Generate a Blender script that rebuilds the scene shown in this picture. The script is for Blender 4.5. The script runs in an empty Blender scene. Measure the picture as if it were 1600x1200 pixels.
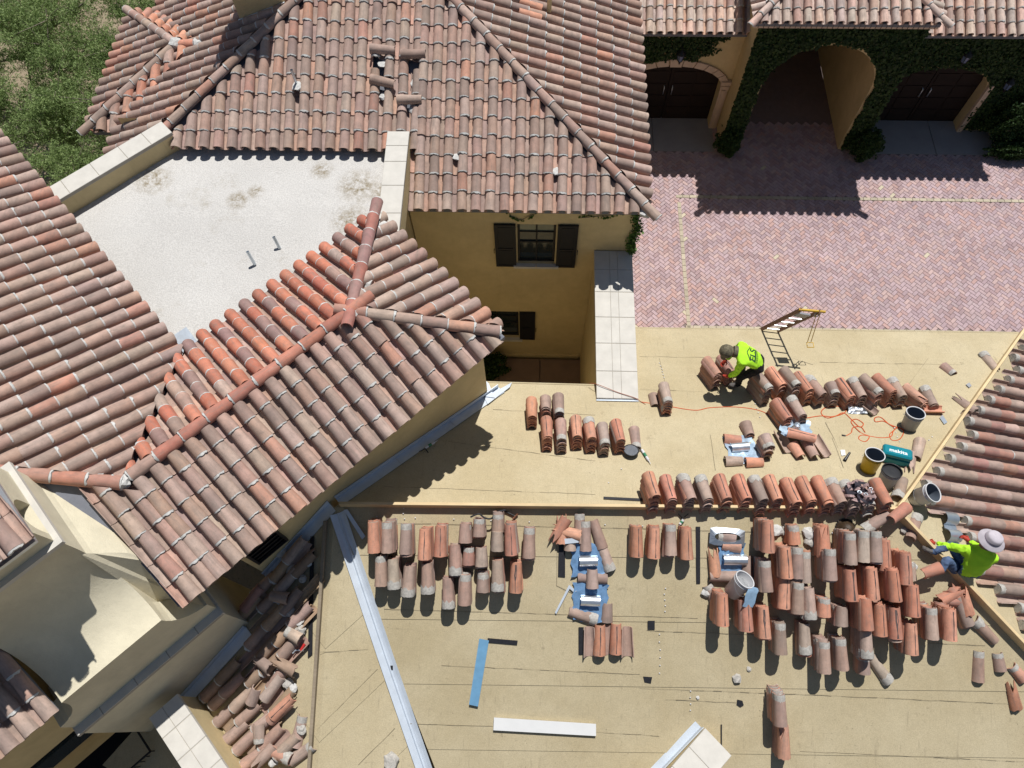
import bpy, bmesh, math, random
import numpy as np
from mathutils import Vector, Matrix
random.seed(7)
V = Vector
C = bpy.context.scene.collection
sc = bpy.context.scene
R2 = 2 ** .5

# ---------------------------------------------------------------- camera, sky, sun, exposure
CAM = V((0, 0, 17.0)); FPX = 1133.0
CR = Matrix(((0.99925290, 0.02222114, -0.03162069), (0.03346294, -0.90680393, 0.42022239), (-0.01933595, -0.42096656, -0.90687004)))
cam = bpy.data.cameras.new('camera'); camo = bpy.data.objects.new('camera', cam); C.objects.link(camo)
cam.sensor_width = 36; cam.lens = 36 * FPX / 1600; cam.clip_end = 500
camo.matrix_world = Matrix.Translation(CAM) @ (CR @ Matrix(((1, 0, 0), (0, -1, 0), (0, 0, -1)))).to_4x4()
sc.camera = camo
SUN = V((.115, .485, 1)).normalized()
w = bpy.data.worlds.new('World'); sc.world = w; w.use_nodes = True
wn = w.node_tree.nodes; wl = w.node_tree.links
sky = wn.new('ShaderNodeTexSky'); sky.sky_type = 'NISHITA'; sky.sun_disc = False
sky.sun_elevation = math.asin(SUN.z); sky.sun_rotation = math.atan2(SUN.x, SUN.y); sky.air_density = 1.2; sky.dust_density = .6
wn['Background'].inputs[1].default_value = .05
wl.new(sky.outputs[0], wn['Background'].inputs[0])
sl = bpy.data.lights.new('sun', 'SUN'); sl.energy = 5.0; sl.angle = math.radians(.5); sl.color = (1, .972, .93)
so = bpy.data.objects.new('sun', sl); C.objects.link(so); so.rotation_euler = SUN.to_track_quat('Z', 'Y').to_euler()
so.location = SUN * 60
sc.view_settings.view_transform = 'Standard'; sc.view_settings.look = 'None'
sc.view_settings.exposure = .03; sc.view_settings.gamma = 1
sc.cycles.max_bounces = 8; sc.cycles.diffuse_bounces = 5

# ---------------------------------------------------------------- pixel of the photo -> point on a real plane
def ray(px, py): return CR @ V(((px - 800) / FPX, (py - 600) / FPX, 1))
def Zp(z): return (V((0, 0, z)), V((0, 0, 1)))
def Yp(y): return (V((0, y, 0)), V((0, 1, 0)))
def Xp(x): return (V((x, 0, 0)), V((1, 0, 0)))
def at(px, py, pl, h=0):
    p, n = pl; d = ray(px, py); p = p + V((0, 0, h))
    return CAM + d * ((p - CAM).dot(n) / d.dot(n))
def proj(p):
    v = CR.transposed() @ (V(p) - CAM)
    return (800 + FPX * v.x / v.z, 600 + FPX * v.y / v.z, v.z)
def slope(p, d, t): # plane through p falling along horizontal direction d at gradient t
    d = V((d[0], d[1], 0)).normalized(); return (V(p), V((t * d.x, t * d.y, 1)))
def zon(pl, x, y): p, n = pl; return p.z - (n.x * (x - p.x) + n.y * (y - p.y)) / n.z
def drop(pl, x, y, h=0): return V((x, y, zon(pl, x, y) + h))

# ---------------------------------------------------------------- tags
def tag(o, label=None, cat=None, group=None, kind=None):
    if label: o['label'] = label
    if cat: o['category'] = cat
    if group: o['group'] = group
    if kind: o['kind'] = kind
    return o
WORLD = {}
def link(name, me, parent=None, mw=None):
    o = bpy.data.objects.new(name, me); C.objects.link(o)
    mw = mw if mw is not None else Matrix.Identity(4)
    if parent: o.parent = parent; o.matrix_parent_inverse = WORLD[parent.name].inverted()
    o.matrix_basis = mw; WORLD[o.name] = mw.copy(); return o
def thing(name, label, cat, loc=(0, 0, 0), group=None):
    o = link(name, None, None, Matrix.Translation(V(loc))); o.empty_display_size = .2
    return tag(o, label, cat, group)

# ---------------------------------------------------------------- materials
MATS = {}
class NT:
    def __init__(s, name):
        s.m = bpy.data.materials.new(name); s.m.use_nodes = True; s.t = s.m.node_tree; s.b = s.t.nodes['Principled BSDF']
        s.geo = s.t.nodes.new('ShaderNodeNewGeometry').outputs['Position']; MATS[name] = s.m
    def n(s, ty, **kw):
        n = s.t.nodes.new(ty)
        for k, v in kw.items():
            if k.startswith('i_'): n.inputs[k[2:]].default_value = v
            else: setattr(n, k, v)
        return n
    def l(s, a, b): s.t.links.new(a, b)
    def noise(s, scale, detail=4, rough=.6, vec=None, stretch=None):
        n = s.n('ShaderNodeTexNoise'); n.inputs['Scale'].default_value = scale; n.inputs['Detail'].default_value = detail; n.inputs['Roughness'].default_value = rough
        v = vec or s.geo
        if stretch:
            mp = s.n('ShaderNodeMapping'); mp.inputs['Scale'].default_value = stretch; s.l(v, mp.inputs[0]); v = mp.outputs[0]
        s.l(v, n.inputs['Vector']); return n.outputs['Fac']
    def ramp(s, fac, stops):
        r = s.n('ShaderNodeValToRGB'); e = r.color_ramp.elements
        while len(e) < len(stops): e.new(.5)
        for el, (p, c) in zip(e, stops): el.position = p; el.color = (c, c, c, 1) if not hasattr(c, '__len__') else (*c, 1)
        s.l(fac, r.inputs[0]); return r.outputs[0]
    def mix(s, fac, a, b, mode='MIX'):
        m = s.n('ShaderNodeMix', data_type='RGBA', blend_type=mode)
        for i, x in ((0, fac), (6, a), (7, b)):
            if hasattr(x, 'is_linked') or isinstance(x, bpy.types.NodeSocket): s.l(x, m.inputs[i])
            elif i == 0: m.inputs[0].default_value = x
            else: m.inputs[i].default_value = (*x, 1)
        return m.outputs[2]
    def bump(s, h, strength=.3, dist=.01):
        b = s.n('ShaderNodeBump'); b.inputs['Strength'].default_value = strength; b.inputs['Distance'].default_value = dist
        s.l(h, b.inputs['Height']); s.l(b.outputs[0], s.b.inputs['Normal'])
    def out(s, col, rough=.8, metal=0, spec=.3):
        if isinstance(col, bpy.types.NodeSocket): s.l(col, s.b.inputs['Base Color'])
        else: s.b.inputs['Base Color'].default_value = (*col, 1)
        s.b.inputs['Roughness'].default_value = rough; s.b.inputs['Metallic'].default_value = metal
        s.b.inputs['Specular IOR Level'].default_value = spec; return s.m
def S(r, g, b): # sRGB 0..255 -> linear
    f = lambda c: (c / 255 / 12.92) if c / 255 <= .04045 else ((c / 255 + .055) / 1.055) ** 2.4
    return (f(r), f(g), f(b))
def plain(name, col, rough=.7, metal=0, var=.12, scale=6, bump=0, spec=.3):
    t = NT(name); n = t.noise(scale, 5)
    c = t.mix(1, col, t.ramp(n, [(.3, 1 - var), (.7, 1 + var * .5)]), 'MULTIPLY')
    if bump: t.bump(t.noise(scale * 12, 3), bump, .004)
    return t.out(c, rough, metal, spec)

def mk_tile():
    t = NT('tile')
    oi = t.n('ShaderNodeObjectInfo').outputs['Color']; at_ = t.n('ShaderNodeAttribute', attribute_name='Col').outputs['Color']
    base = t.mix(1, oi, at_, 'ADD')
    n1 = t.noise(3.2, 5, .65); n2 = t.noise(22, 4, .7); n3 = t.noise(90, 2)
    c = t.mix(1, base, t.ramp(n1, [(.3, (.86, .88, .90)), (.55, (1, 1, 1)), (.75, (1.07, 1.01, .97))]), 'MULTIPLY')
    c = t.mix(t.ramp(n2, [(.52, 0), (.75, .42)]), c, (.20, .165, .14))
    c = t.mix(t.ramp(n3, [(.66, 0), (.8, .35)]), c, (.42, .37, .33))
    tc = t.n('ShaderNodeTexCoord').outputs['Object']; rnd = t.n('ShaderNodeObjectInfo').outputs['Random']
    ad = t.n('ShaderNodeVectorMath', operation='ADD'); cb = t.n('ShaderNodeCombineXYZ'); ml = t.n('ShaderNodeMath', operation='MULTIPLY'); ml.inputs[1].default_value = 37; t.l(rnd, ml.inputs[0]); t.l(ml.outputs[0], cb.inputs[0]); t.l(ml.outputs[0], cb.inputs[1]); t.l(tc, ad.inputs[0]); t.l(cb.outputs[0], ad.inputs[1])
    st = t.noise(16, 4, .65, vec=ad.outputs[0], stretch=(1, .16, 1)); c = t.mix(t.ramp(st, [(.48, 0), (.70, .55)]), c, (.21, .17, .145)); c = t.mix(t.ramp(st, [(.25, .35), (.42, 0)]), c, (.46, .36, .30))
    bl = t.noise(7, 3, .6, vec=ad.outputs[0]); c = t.mix(1, c, t.ramp(bl, [(.3, .84), (.7, 1.1)]), 'MULTIPLY')
    t.bump(n3, .3, .005)
    return t.out(c, .8, 0, .22)
def mk_felt():
    t = NT('felt')
    n1 = t.noise(.8, 5, .6); n2 = t.noise(7, 6, .75); n3 = t.noise(60, 3, .6); n4 = t.noise(1.7, 6, .7)
    c = t.mix(t.ramp(n1, [(.35, 0), (.68, 1)]), (.43, .358, .224), (.50, .428, .285))
    c = t.mix(1, c, t.ramp(n3, [(.3, .86), (.7, 1.09)]), 'MULTIPLY')
    c = t.mix(1, c, t.ramp(n2, [(.3, .93), (.7, 1.04)]), 'MULTIPLY')
    m = t.mix(1, t.ramp(n2, [(.55, 0), (.72, .9)]), t.ramp(n4, [(.52, 0), (.66, 1)]), 'MULTIPLY')
    c = t.mix(m, c, (.19, .155, .10))
    m2 = t.mix(1, t.ramp(t.noise(26, 4, .8), [(.62, 0), (.70, 1)]), t.ramp(t.noise(1.1, 4, .7), [(.44, 0), (.60, 1)]), 'MULTIPLY')
    c = t.mix(m2, c, (.13, .11, .075))
    c = t.mix(t.ramp(t.noise(5, 5, .65, stretch=(5, .45, 1)), [(.60, 0), (.74, .5)]), c, (.25, .21, .145))
    c = t.mix(t.ramp(t.noise(4, 4, .65, stretch=(.35, 6, 1)), [(.64, 0), (.76, .4)]), c, (.27, .225, .155))
    t.bump(t.mix(.5, n3, n2), .4, .008)
    return t.out(c, .92, 0, .15)
def mk_stucco(name, col):
    t = NT(name); n1 = t.noise(1.3, 5, .6); n2 = t.noise(60, 4, .6); n3 = t.noise(4, 4, .6, stretch=(1.5, 1.5, .25))
    c = t.mix(1, col, t.ramp(n1, [(.3, .88), (.7, 1.06)]), 'MULTIPLY'); c = t.mix(t.ramp(n3, [(.58, 0), (.8, .3)]), c, tuple(x * .72 for x in col))
    c = t.mix(t.ramp(t.noise(9, 5, .7, stretch=(2.2, 2.2, .12)), [(.60, 0), (.78, .35)]), c, tuple(x * .6 for x in col)); c = t.mix(1, c, t.ramp(t.noise(5, 5, .7), [(.3, .93), (.7, 1.04)]), 'MULTIPLY')
    t.bump(t.mix(.6, n2, t.noise(14, 4, .7)), .55, .012); return t.out(c, .9, 0, .2)
def mk_white():
    t = NT('roof_coating'); n1 = t.noise(1.1, 4, .55); n2 = t.noise(9, 6, .75); n3 = t.noise(45, 3, .6)
    c = t.mix(t.ramp(t.noise(.5, 3), [(.35, 0), (.65, 1)]), (.565, .55, .525), (.52, .505, .48))
    m = t.mix(1, t.ramp(n1, [(.57, 0), (.67, 1)]), t.ramp(n2, [(.42, 0), (.58, 1)]), 'MULTIPLY')
    c = t.mix(t.mix(.6, m, (0, 0, 0)), c, (.30, .26, .19))
    for px_, py_, r_ in ((240, 281, .42), (560, 291, .46), (548, 345, .42), (372, 313, .26), (503, 267, .26), (400, 300, .2), (600, 300, .3), (585, 360, .3)):
        q = at(px_, py_, Zp(6.6)); ds = t.n('ShaderNodeVectorMath', operation='DISTANCE'); ds.inputs[1].default_value = q; t.l(t.geo, ds.inputs[0])
        c = t.mix(t.mix(1, t.ramp(ds.outputs['Value'], [(r_ * .25, 1), (r_, 0)]), t.ramp(n2, [(.40, 0), (.60, 1)]), 'MULTIPLY'), c, (.235, .19, .12))
    c = t.mix(1, c, t.ramp(n3, [(.35, .82), (.65, 1.06)]), 'MULTIPLY')
    t.bump(n3, .7, .012); return t.out(c, .9, 0, .2)
def mk_paver():
    t = NT('paver'); oi = t.n('ShaderNodeObjectInfo').outputs['Color']; a = t.n('ShaderNodeAttribute', attribute_name='Col').outputs['Color']
    c = t.mix(1, oi, a, 'ADD'); c = t.mix(1, c, t.ramp(t.noise(.8, 5, .6), [(.3, .9), (.7, 1.08)]), 'MULTIPLY')
    c = t.mix(1, c, t.ramp(t.noise(40, 3), [(.3, .85), (.7, 1.1)]), 'MULTIPLY'); c = t.mix(t.ramp(t.noise(1.6, 5, .7, stretch=(.35, 1.6, 1)), [(.52, 0), (.72, .28)]), c, (.20, .16, .16)); c = t.mix(t.ramp(t.noise(3.1, 4, .7), [(.66, 0), (.74, .4)]), c, (.18, .15, .15)); t.bump(t.noise(120, 2), .2, .003); return t.out(c, .85, 0, .2)
def mk_metal(name, col, rough, sc_=3):
    t = NT(name); n = t.noise(sc_, 4); c = t.mix(1, col, t.ramp(n, [(.3, .8), (.7, 1.08)]), 'MULTIPLY')
    t.bump(t.noise(sc_ * 2, 2), .25, .01); return t.out(c, rough, .85, .5)
def mk_leaf(name, a, b):
    t = NT(name); at_ = t.n('ShaderNodeAttribute', attribute_name='Col').outputs['Color']
    c = t.mix(at_, a, b); t.out(c, .6, 0, .3); t.b.inputs['Subsurface Weight'].default_value = 0
    tr = t.n('ShaderNodeBsdfTranslucent'); t.l(c, tr.inputs[0]); ms = t.n('ShaderNodeMixShader'); ms.inputs[0].default_value = .3
    t.l(t.b.outputs[0], ms.inputs[1]); t.l(tr.outputs[0], ms.inputs[2]); t.l(ms.outputs[0], t.t.nodes['Material Output'].inputs[0]); return t.m
def mk_wood(name, a, b):
    t = NT(name); n = t.noise(6, 5, .6, stretch=(1, 8, 8)); n2 = t.noise(1.5, 4)
    c = t.mix(n, a, b); c = t.mix(1, c, t.ramp(n2, [(.3, .75), (.7, 1.05)]), 'MULTIPLY'); return t.out(c, .75, 0, .25)
def mk_ground():
    t = NT('dirt'); n = t.noise(1.2, 6, .7); n2 = t.noise(14, 5, .7)
    c = t.mix(n, (.20, .155, .105), (.36, .29, .20)); c = t.mix(t.ramp(n2, [(.55, 0), (.7, .7)]), c, (.10, .11, .05)); t.bump(n2, .6, .03); return t.out(c, .95)
M_tile = mk_tile(); M_felt = mk_felt(); M_stucco = mk_stucco('stucco', (.60, .485, .275)); M_stucco2 = mk_stucco('stucco_pale', (.64, .585, .44))
M_white = mk_white(); M_paver = mk_paver(); M_ground = mk_ground()
M_mortar = plain('mortar', (.53, .525, .505), .9, 0, .25, 25, .5)
M_mortar2 = plain('mortar_grey', (.43, .41, .375), .9, 0, .3, 30, .6)
M_streak = plain('dark_streak', (.10, .075, .07), .85, 0, .3, 30)
M_deck = plain('blue_grey_underlayment', (.16, .17, .20), .7, 0, .2, 5)
M_stone = plain('coping_stone', (.56, .535, .485), .75, 0, .10, 5, .15)
M_grout = plain('grout', (.36, .33, .28), .9)
M_surround = plain('cast_stone', (.56, .44, .34), .8, 0, .1, 6, .2)
M_galv = mk_metal('galvanized', (.62, .68, .74), .38)
M_foil = mk_metal('lead_foil', (.80, .85, .90), .34, 9)
M_flash = plain('flashing_paint', (.62, .68, .75), .45, .25, .1, 4)
M_black = plain('black_metal', (.018, .018, .02), .5); M_shut = plain('shutter_paint', (.012, .014, .02), .45)
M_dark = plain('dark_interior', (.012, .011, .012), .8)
M_tar = plain('black_tape', (.022, .022, .026), .55, 0, .3, 30)
M_pine = mk_wood('pine_board', (.62, .45, .24), (.74, .59, .36)); M_oldwood = mk_wood('weathered_board', (.20, .155, .11), (.36, .30, .22))
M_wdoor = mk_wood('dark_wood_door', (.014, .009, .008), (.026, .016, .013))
M_conc = plain('apron_concrete', (.30, .29, .29), .85, 0, .12, 2, .2)
M_slab = plain('courtyard_paving', (.24, .165, .125), .8, 0, .15, 3)
M_joint = plain('joint_sand', (.21, .165, .155), .95)
M_ivy = mk_leaf('ivy_leaf', (.014, .034, .010), (.045, .088, .02)); M_bush = mk_leaf('hedge_leaf', (.02, .05, .014), (.06, .11, .03))
M_tree = mk_leaf('feathery_leaf', (.13, .20, .06), (.34, .44, .17)); M_bark = plain('grey_bark', (.19, .165, .125), .9, 0, .3, 20, .5)
M_glass = NT('window_glass'); M_glass.out((.02, .03, .035), .06, 0, .8); M_glass = M_glass.m
M_curtain = plain('pale_blind', (.30, .33, .28), .8); M_pane = plain('pane_reflection', (.17, .19, .15), .12, 0, .35, 3, 0, .7)  # upper panes tinted pale, painting in reflection and the blind behind
# ---------------------------------------------------------------- mesh builder
class MB:
    def __init__(s): s.v = []; s.f = []; s.m = []; s.c = []; s.sm = []
    def face(s, pts, mi=0, col=None, smooth=False):
        i = len(s.v); s.v += [tuple(p) for p in pts]; s.f.append(tuple(range(i, i + len(pts)))); s.m.append(mi); s.c.append(col); s.sm.append(smooth)
    def mesh(s, vs, fs, mi=0, col=None, smooth=False):
        i = len(s.v); s.v += [tuple(p) for p in vs]
        for f in fs: s.f.append(tuple(i + k for k in f)); s.m.append(mi); s.c.append(col); s.sm.append(smooth)
        return s
    def prism(s, poly, d, mi=0, col=None): # poly extruded by vector d (both caps)
        d = V(d); n = len(poly); lo = [V(p) for p in poly]; hi = [p + d for p in lo]
        nr = V((0, 0, 0))
        for k in range(n): nr += lo[k].cross(lo[(k + 1) % n])
        if nr.dot(d) < 0: lo.reverse(); hi.reverse()
        return s.mesh(lo + hi, [tuple(range(n - 1, -1, -1)), tuple(range(n, 2 * n))] + [(k, (k + 1) % n, n + (k + 1) % n, n + k) for k in range(n)], mi, col)
    def box(s, M, sx, sy, sz, mi=0, col=None, bev=0): # centred in x,y; z from 0 to sz, frame M
        x, y = sx / 2, sy / 2
        if bev:
            b = bev; vs = [V((-x, -y, 0)), V((x, -y, 0)), V((x, y, 0)), V((-x, y, 0)), V((-x, -y, sz - b)), V((x, -y, sz - b)), V((x, y, sz - b)), V((-x, y, sz - b)),
                V((-x + b, -y + b, sz)), V((x - b, -y + b, sz)), V((x - b, y - b, sz)), V((-x + b, y - b, sz))]
            fs = [(3, 2, 1, 0), (8, 9, 10, 11)] + [(a, (a + 1) % 4, 4 + (a + 1) % 4, 4 + a) for a in range(4)] + [(4 + a, 4 + (a + 1) % 4, 8 + (a + 1) % 4, 8 + a) for a in range(4)]
        else:
            vs = [V((a * x, b * y, c)) for c in (0, sz) for a, b in ((-1, -1), (1, -1), (1, 1), (-1, 1))]
            fs = [(3, 2, 1, 0), (4, 5, 6, 7)] + [(a, (a + 1) % 4, 4 + (a + 1) % 4, 4 + a) for a in range(4)]
        return s.mesh([M @ v for v in vs], fs, mi, col)
    def tube(s, pts, r, n=8, mi=0, col=None, cap=True, smooth=True):
        pts = [V(p) for p in pts]; rs = r if hasattr(r, '__len__') else [r] * len(pts); vs = []; fs = []
        for i, p in enumerate(pts):
            t = (pts[min(i + 1, len(pts) - 1)] - pts[max(i - 1, 0)]).normalized()
            a = t.cross(V((0, 0, 1)) if abs(t.z) < .95 else V((1, 0, 0))).normalized(); b = t.cross(a)
            for k in range(n): th = 2 * math.pi * k / n; vs.append(p + (a * math.cos(th) + b * math.sin(th)) * rs[i])
        for i in range(len(pts) - 1):
            for k in range(n): fs.append((i * n + k, (i + 1) * n + k, (i + 1) * n + (k + 1) % n, i * n + (k + 1) % n))
        s.mesh(vs, fs, mi, col, smooth)
        if cap: s.mesh(vs[:n], [tuple(range(n))], mi, col); s.mesh(vs[-n:], [tuple(range(n - 1, -1, -1))], mi, col)
        return s
    def lathe(s, M, prof, n=20, mi=0, smooth=True, ang=2 * math.pi): # prof (r,z)
        vs = []; fs = []; m = len(prof); full = ang > 6.28; nn = n if full else n + 1
        for k in range(nn):
            th = ang * k / n
            for r, z in prof: vs.append(M @ V((r * math.cos(th), r * math.sin(th), z)))
        for k in range(n):
            for j in range(m - 1): a = k * m + j; b = ((k + 1) % nn) * m + j; fs.append((a, b, b + 1, a + 1))
        return s.mesh(vs, fs, mi, None, smooth)
    def build(s, name, mats, parent=None, origin=None):
        me = bpy.data.meshes.new(name); off = V(origin) if origin is not None else V((0, 0, 0))
        me.from_pydata([tuple(V(v) - off) for v in s.v] if origin is not None else s.v, [], s.f)
        if not hasattr(mats, '__len__'): mats = [mats]
        for m in mats: me.materials.append(m)
        me.polygons.foreach_set('material_index', s.m); me.polygons.foreach_set('use_smooth', s.sm)
        if any(c is not None for c in s.c):
            a = me.color_attributes.new('Col', 'FLOAT_COLOR', 'CORNER'); arr = []
            for f, c in zip(s.f, s.c): arr += list((*(c or (0, 0, 0)), 1)) * len(f)
            a.data.foreach_set('color', arr)
        me.update()
        return link(name, me, parent, Matrix.Translation(off))
def frame(o, y, z): # frame at o, z axis along z, y axis as near y as possible
    z = V(z).normalized(); y = V(y); y = (y - z * y.dot(z)).normalized(); x = y.cross(z)
    return Matrix(((x.x, y.x, z.x, o[0]), (x.y, y.y, z.y, o[1]), (x.z, y.z, z.z, o[2]), (0, 0, 0, 1)))
def clip(poly, p, n): # keep the side where (q-p).n >= 0
    out = []
    for i in range(len(poly)):
        a, b = poly[i], poly[(i + 1) % len(poly)]; da, db = (a - p).dot(n), (b - p).dot(n)
        if da >= 0: out.append(a)
        if da * db < 0: out.append(a + (b - a) * (da / (da - db)))
    return out
def X3(p): return V((p[0], p[1], 0))

# ---------------------------------------------------------------- roof tiles
TL = .46
def tile_arrays(r0=.098, r1=.080, th=.014, seg=8, mortar=0, end=None, streak=0, rnd=0, broken=0, seed=0, L=TL, plug=0):
    """half-barrel tile along +y (wide mouth at y=-L/2); returns verts, faces, mats (0 clay, 1 mortar, 2 streak)"""
    rg = random.Random(seed); v = []; f = []; m = []
    ys = [-L / 2, -L / 2 + .2 * L, L / 2 - .2 * L, L / 2] if end else [-L / 2, L / 2]
    nb = seg + 1
    for layer in (0, 1):
        for y in ys:
            t = (y + L / 2) / L; r = r0 + (r1 - r0) * t - layer * th
            for k in range(nb):
                a = math.pi * k / seg; yy = y
                if broken and y == ys[-1]: yy -= broken * (.5 + .5 * math.sin(k * 1.9 + seed)) * L
                v.append((r * math.cos(a), yy + (rg.uniform(-.004, .004) if not broken else rg.uniform(-.02, .02)), max(0, r * math.sin(a)) * (1.06)))
    ny = len(ys); o = ny * nb
    for j in range(ny - 1):
        mi = 3 if (end == 'top' and j == ny - 2) or (end == 'low' and j == 0) or (end == 'both') else 0
        if end == 'mid': mi = 1 if j == 1 and False else 0
        for k in range(seg):
            a = j * nb + k
            f.append((a, a + 1, a + nb + 1, a + nb)); m.append(mi)
            f.append((o + a + nb, o + a + nb + 1, o + a + 1, o + a)); m.append(0)
        for k in (0, seg): # long edges
            a = j * nb + k; q = (a, a + nb, o + a + nb, o + a); f.append(q if k == 0 else q[::-1]); m.append(0)
    for j in (0, ny - 1): # ends
        for k in range(seg):
            a = j * nb + k; q = (a, o + a, o + a + 1, a + 1); f.append(q if j == 0 else q[::-1]); m.append(0)
    if mortar: # crescent of mortar squeezed out of the mouth
        i0 = len(v); ns = 8
        for k in range(ns + 1):
            a = math.pi * (.10 + .80 * k / ns); j = rg.uniform(.006, .024) * mortar * (1 if 0 < k < ns else .3)
            rr = r0 - .001; j += .008
            v.append((rr * math.cos(a), -L / 2 - .001, rr * math.sin(a) * 1.06)); v.append(((rr - .002) * math.cos(a), -L / 2 - j, (rr - .003) * math.sin(a) * 1.06)); v.append(((r0 - .024) * math.cos(a), -L / 2 - j - .006, (r0 - .026) * math.sin(a) * 1.06))
        for k in range(ns):
            a = i0 + 3 * k; f.append((a, a + 1, a + 4, a + 3)); m.append(1); f.append((a + 1, a + 2, a + 5, a + 4)); m.append(1)
    if end: # ragged lump of mortar on the end
        i0 = len(v); ns = 7; ye = L / 2 if end != 'low' else -L / 2; sg = -1 if end != 'low' else 1
        for k in range(ns + 1):
            a = math.pi * (.12 + .76 * k / ns); r = (r1 if sg < 0 else r0) + .003
            v.append((r * math.cos(a), ye + sg * rg.uniform(-.004, .008), r * math.sin(a) * 1.06)); v.append(((r + .003) * math.cos(a), ye + sg * .05, (r + .004) * math.sin(a) * 1.06)); v.append((r * math.cos(a) * .99, ye + sg * rg.uniform(.085, .15), r * math.sin(a) * 1.06 - .003))
        for k in range(ns):
            a = i0 + 3 * k
            for d in (0, 1):
                q = (a + d, a + d + 1, a + d + 4, a + d + 3); f.append(q if sg > 0 else q[::-1]); m.append(3)
    if plug: i0 = len(v); v += [(r1 * 1.0 * math.cos(math.pi * k / 8), L / 2 + .003 + rg.uniform(-.006, .01), max(-.03, r1 * math.sin(math.pi * k / 8) * 1.05)) for k in range(9)] + [(-r1 * .8, L / 2, -.05), (r1 * .8, L / 2, -.05)]; f.append(tuple(range(i0 + 10, i0 - 1, -1))); m.append(3)
    if streak:
        i0 = len(v); ns = 5; x0 = rg.uniform(-.02, .02)
        for k in range(ns + 1):
            t = .04 + .9 * k / ns; y = -L / 2 + t * L; w = rg.uniform(.003, .010) if streak == 1 else rg.uniform(.004, .022); x = x0 + rg.uniform(-.004, .004); r = r0 + (r1 - r0) * t
            for sx in (-w, w): v.append((x + sx, y, math.sqrt(max(0, r * r - (x + sx) ** 2)) * 1.06 + .0016))
        for k in range(ns): a = i0 + 2 * k; f.append((a, a + 1, a + 3, a + 2)); m.append(2)
    return np.array(v, float), f, m
def arrays_mesh(name, A):
    v, f, m = A; me = bpy.data.meshes.new(name); me.from_pydata(v.tolist(), [], f)
    for mt in (M_tile, M_mortar, M_streak, M_mortar2): me.materials.append(mt)
    me.polygons.foreach_set('material_index', m); me.polygons.foreach_set('use_smooth', [True] * len(f)); me.update()
    me.set_sharp_from_angle(angle=math.radians(50)); return me
TA = {}; TMESH = {}
def reg(key, **kw): TA[key] = tile_arrays(**kw); TMESH[key] = arrays_mesh(key, TA[key])
for i in range(6): reg('cover%d' % i, mortar=.6 + .25 * (i % 4), seed=i, seg=7)
for i in range(2): reg('bare%d' % i, seed=20 + i, seg=7)
for i in range(2): reg('pan%d' % i, r0=.080, r1=.088, seed=30 + i, seg=6)
for i in range(4): reg('hip%d' % i, r0=.102, r1=.088, mortar=.9 + .3 * (i % 3), seed=40 + i, seg=8)
for i in range(3): reg('plug%d' % i, end='top', seed=75 + i, plug=1)
for i in range(3): reg('st_plain%d' % i, seed=50 + i); reg('st_line%d' % i, streak=1, seed=60 + i); reg('st_mtop%d' % i, end='top', seed=70 + i); reg('st_mlow%d' % i, end='low', seed=80 + i); reg('st_blot%d' % i, streak=2, seed=90 + i); reg('st_half%d' % i, L=.27, end='top', seed=95 + i); reg('st_short%d' % i, L=.29, seed=99 + i, streak=0); reg('st_broken%d' % i, broken=.45, seed=110 + i)
def S7(r, g, b): return tuple(1.04 * x for x in S(r, g, b))
BROWN = [S7(164, 142, 130), S7(160, 136, 125), S7(172, 149, 137), S7(164, 136, 123), S7(152, 131, 121), S7(176, 154, 141), S7(170, 141, 127)]
RED = [S7(180, 138, 120), S7(174, 132, 116), S7(186, 140, 120), S7(170, 130, 116)]
ORANGE = [S7(200, 142, 116), S7(190, 132, 108), S7(206, 150, 124), S7(184, 128, 108)]
PINK = [S7(178, 153, 141), S7(184, 153, 138), S7(172, 146, 136), S7(188, 152, 134), S7(164, 141, 131)]
PALE = [S7(206, 184, 170), S7(196, 176, 164), S7(212, 180, 164), S7(190, 172, 162)]
def pick(p, j=.06):
    c = random.choice(p); k = 1 + random.uniform(-j, j) * 1.6; return tuple(x * k * random.uniform(.97, 1.03) for x in c)
class House:
    """collects the tiles of one building; the 300 that show largest become objects, the rest one 'stuff' part each"""
    def __init__(s, root, nmax=290): s.root = root; s.cov = []; s.pan = []; s.nmax = nmax
    def flush(s):
        for name, lst in (('cover_tile', s.cov), ('pan_tile', s.pan)):
            def key(t):
                x, y, z = proj(t[1].translation); inside = -5 < x < 1605 and -5 < y < 1205
                return (not inside, z)
            lst.sort(key=key); solo = [t for t in lst[:s.nmax] if not key(t)[0]]; rest = lst[len(solo):]
            for mk, M, col, part, A in solo:
                me = TMESH[mk] if A is None else arrays_mesh(name + '_cut', A)
                o = link(name, me, part, M); o.color = (*col, 1)
            if rest:
                vs = []; fs = []; ms = []; cs = []; n = 0
                for mk, M, col, part, A in rest:
                    v, f, m = TA[mk] if A is None else A; Mn = np.array(M); vv = v @ Mn[:3, :3].T + Mn[:3, 3]; vs.append(vv)
                    fs += [tuple(n + k for k in q) for q in f]; ms += m; n += len(v)
                    for q in f: cs += [*col, 1] * len(q)
                me = bpy.data.meshes.new(name); me.from_pydata(np.concatenate(vs).tolist(), [], fs)
                for mt in (M_tile, M_mortar, M_streak, M_mortar2): me.materials.append(mt)
                me.polygons.foreach_set('material_index', ms); me.polygons.foreach_set('use_smooth', [True] * len(fs))
                a = me.color_attributes.new('Col', 'FLOAT_COLOR', 'CORNER'); a.data.foreach_set('color', cs); me.update(); me.set_sharp_from_angle(angle=math.radians(50))
                o = link(name, me, s.root); o.color = (0, 0, 0, 1); o['kind'] = 'stuff'
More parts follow.
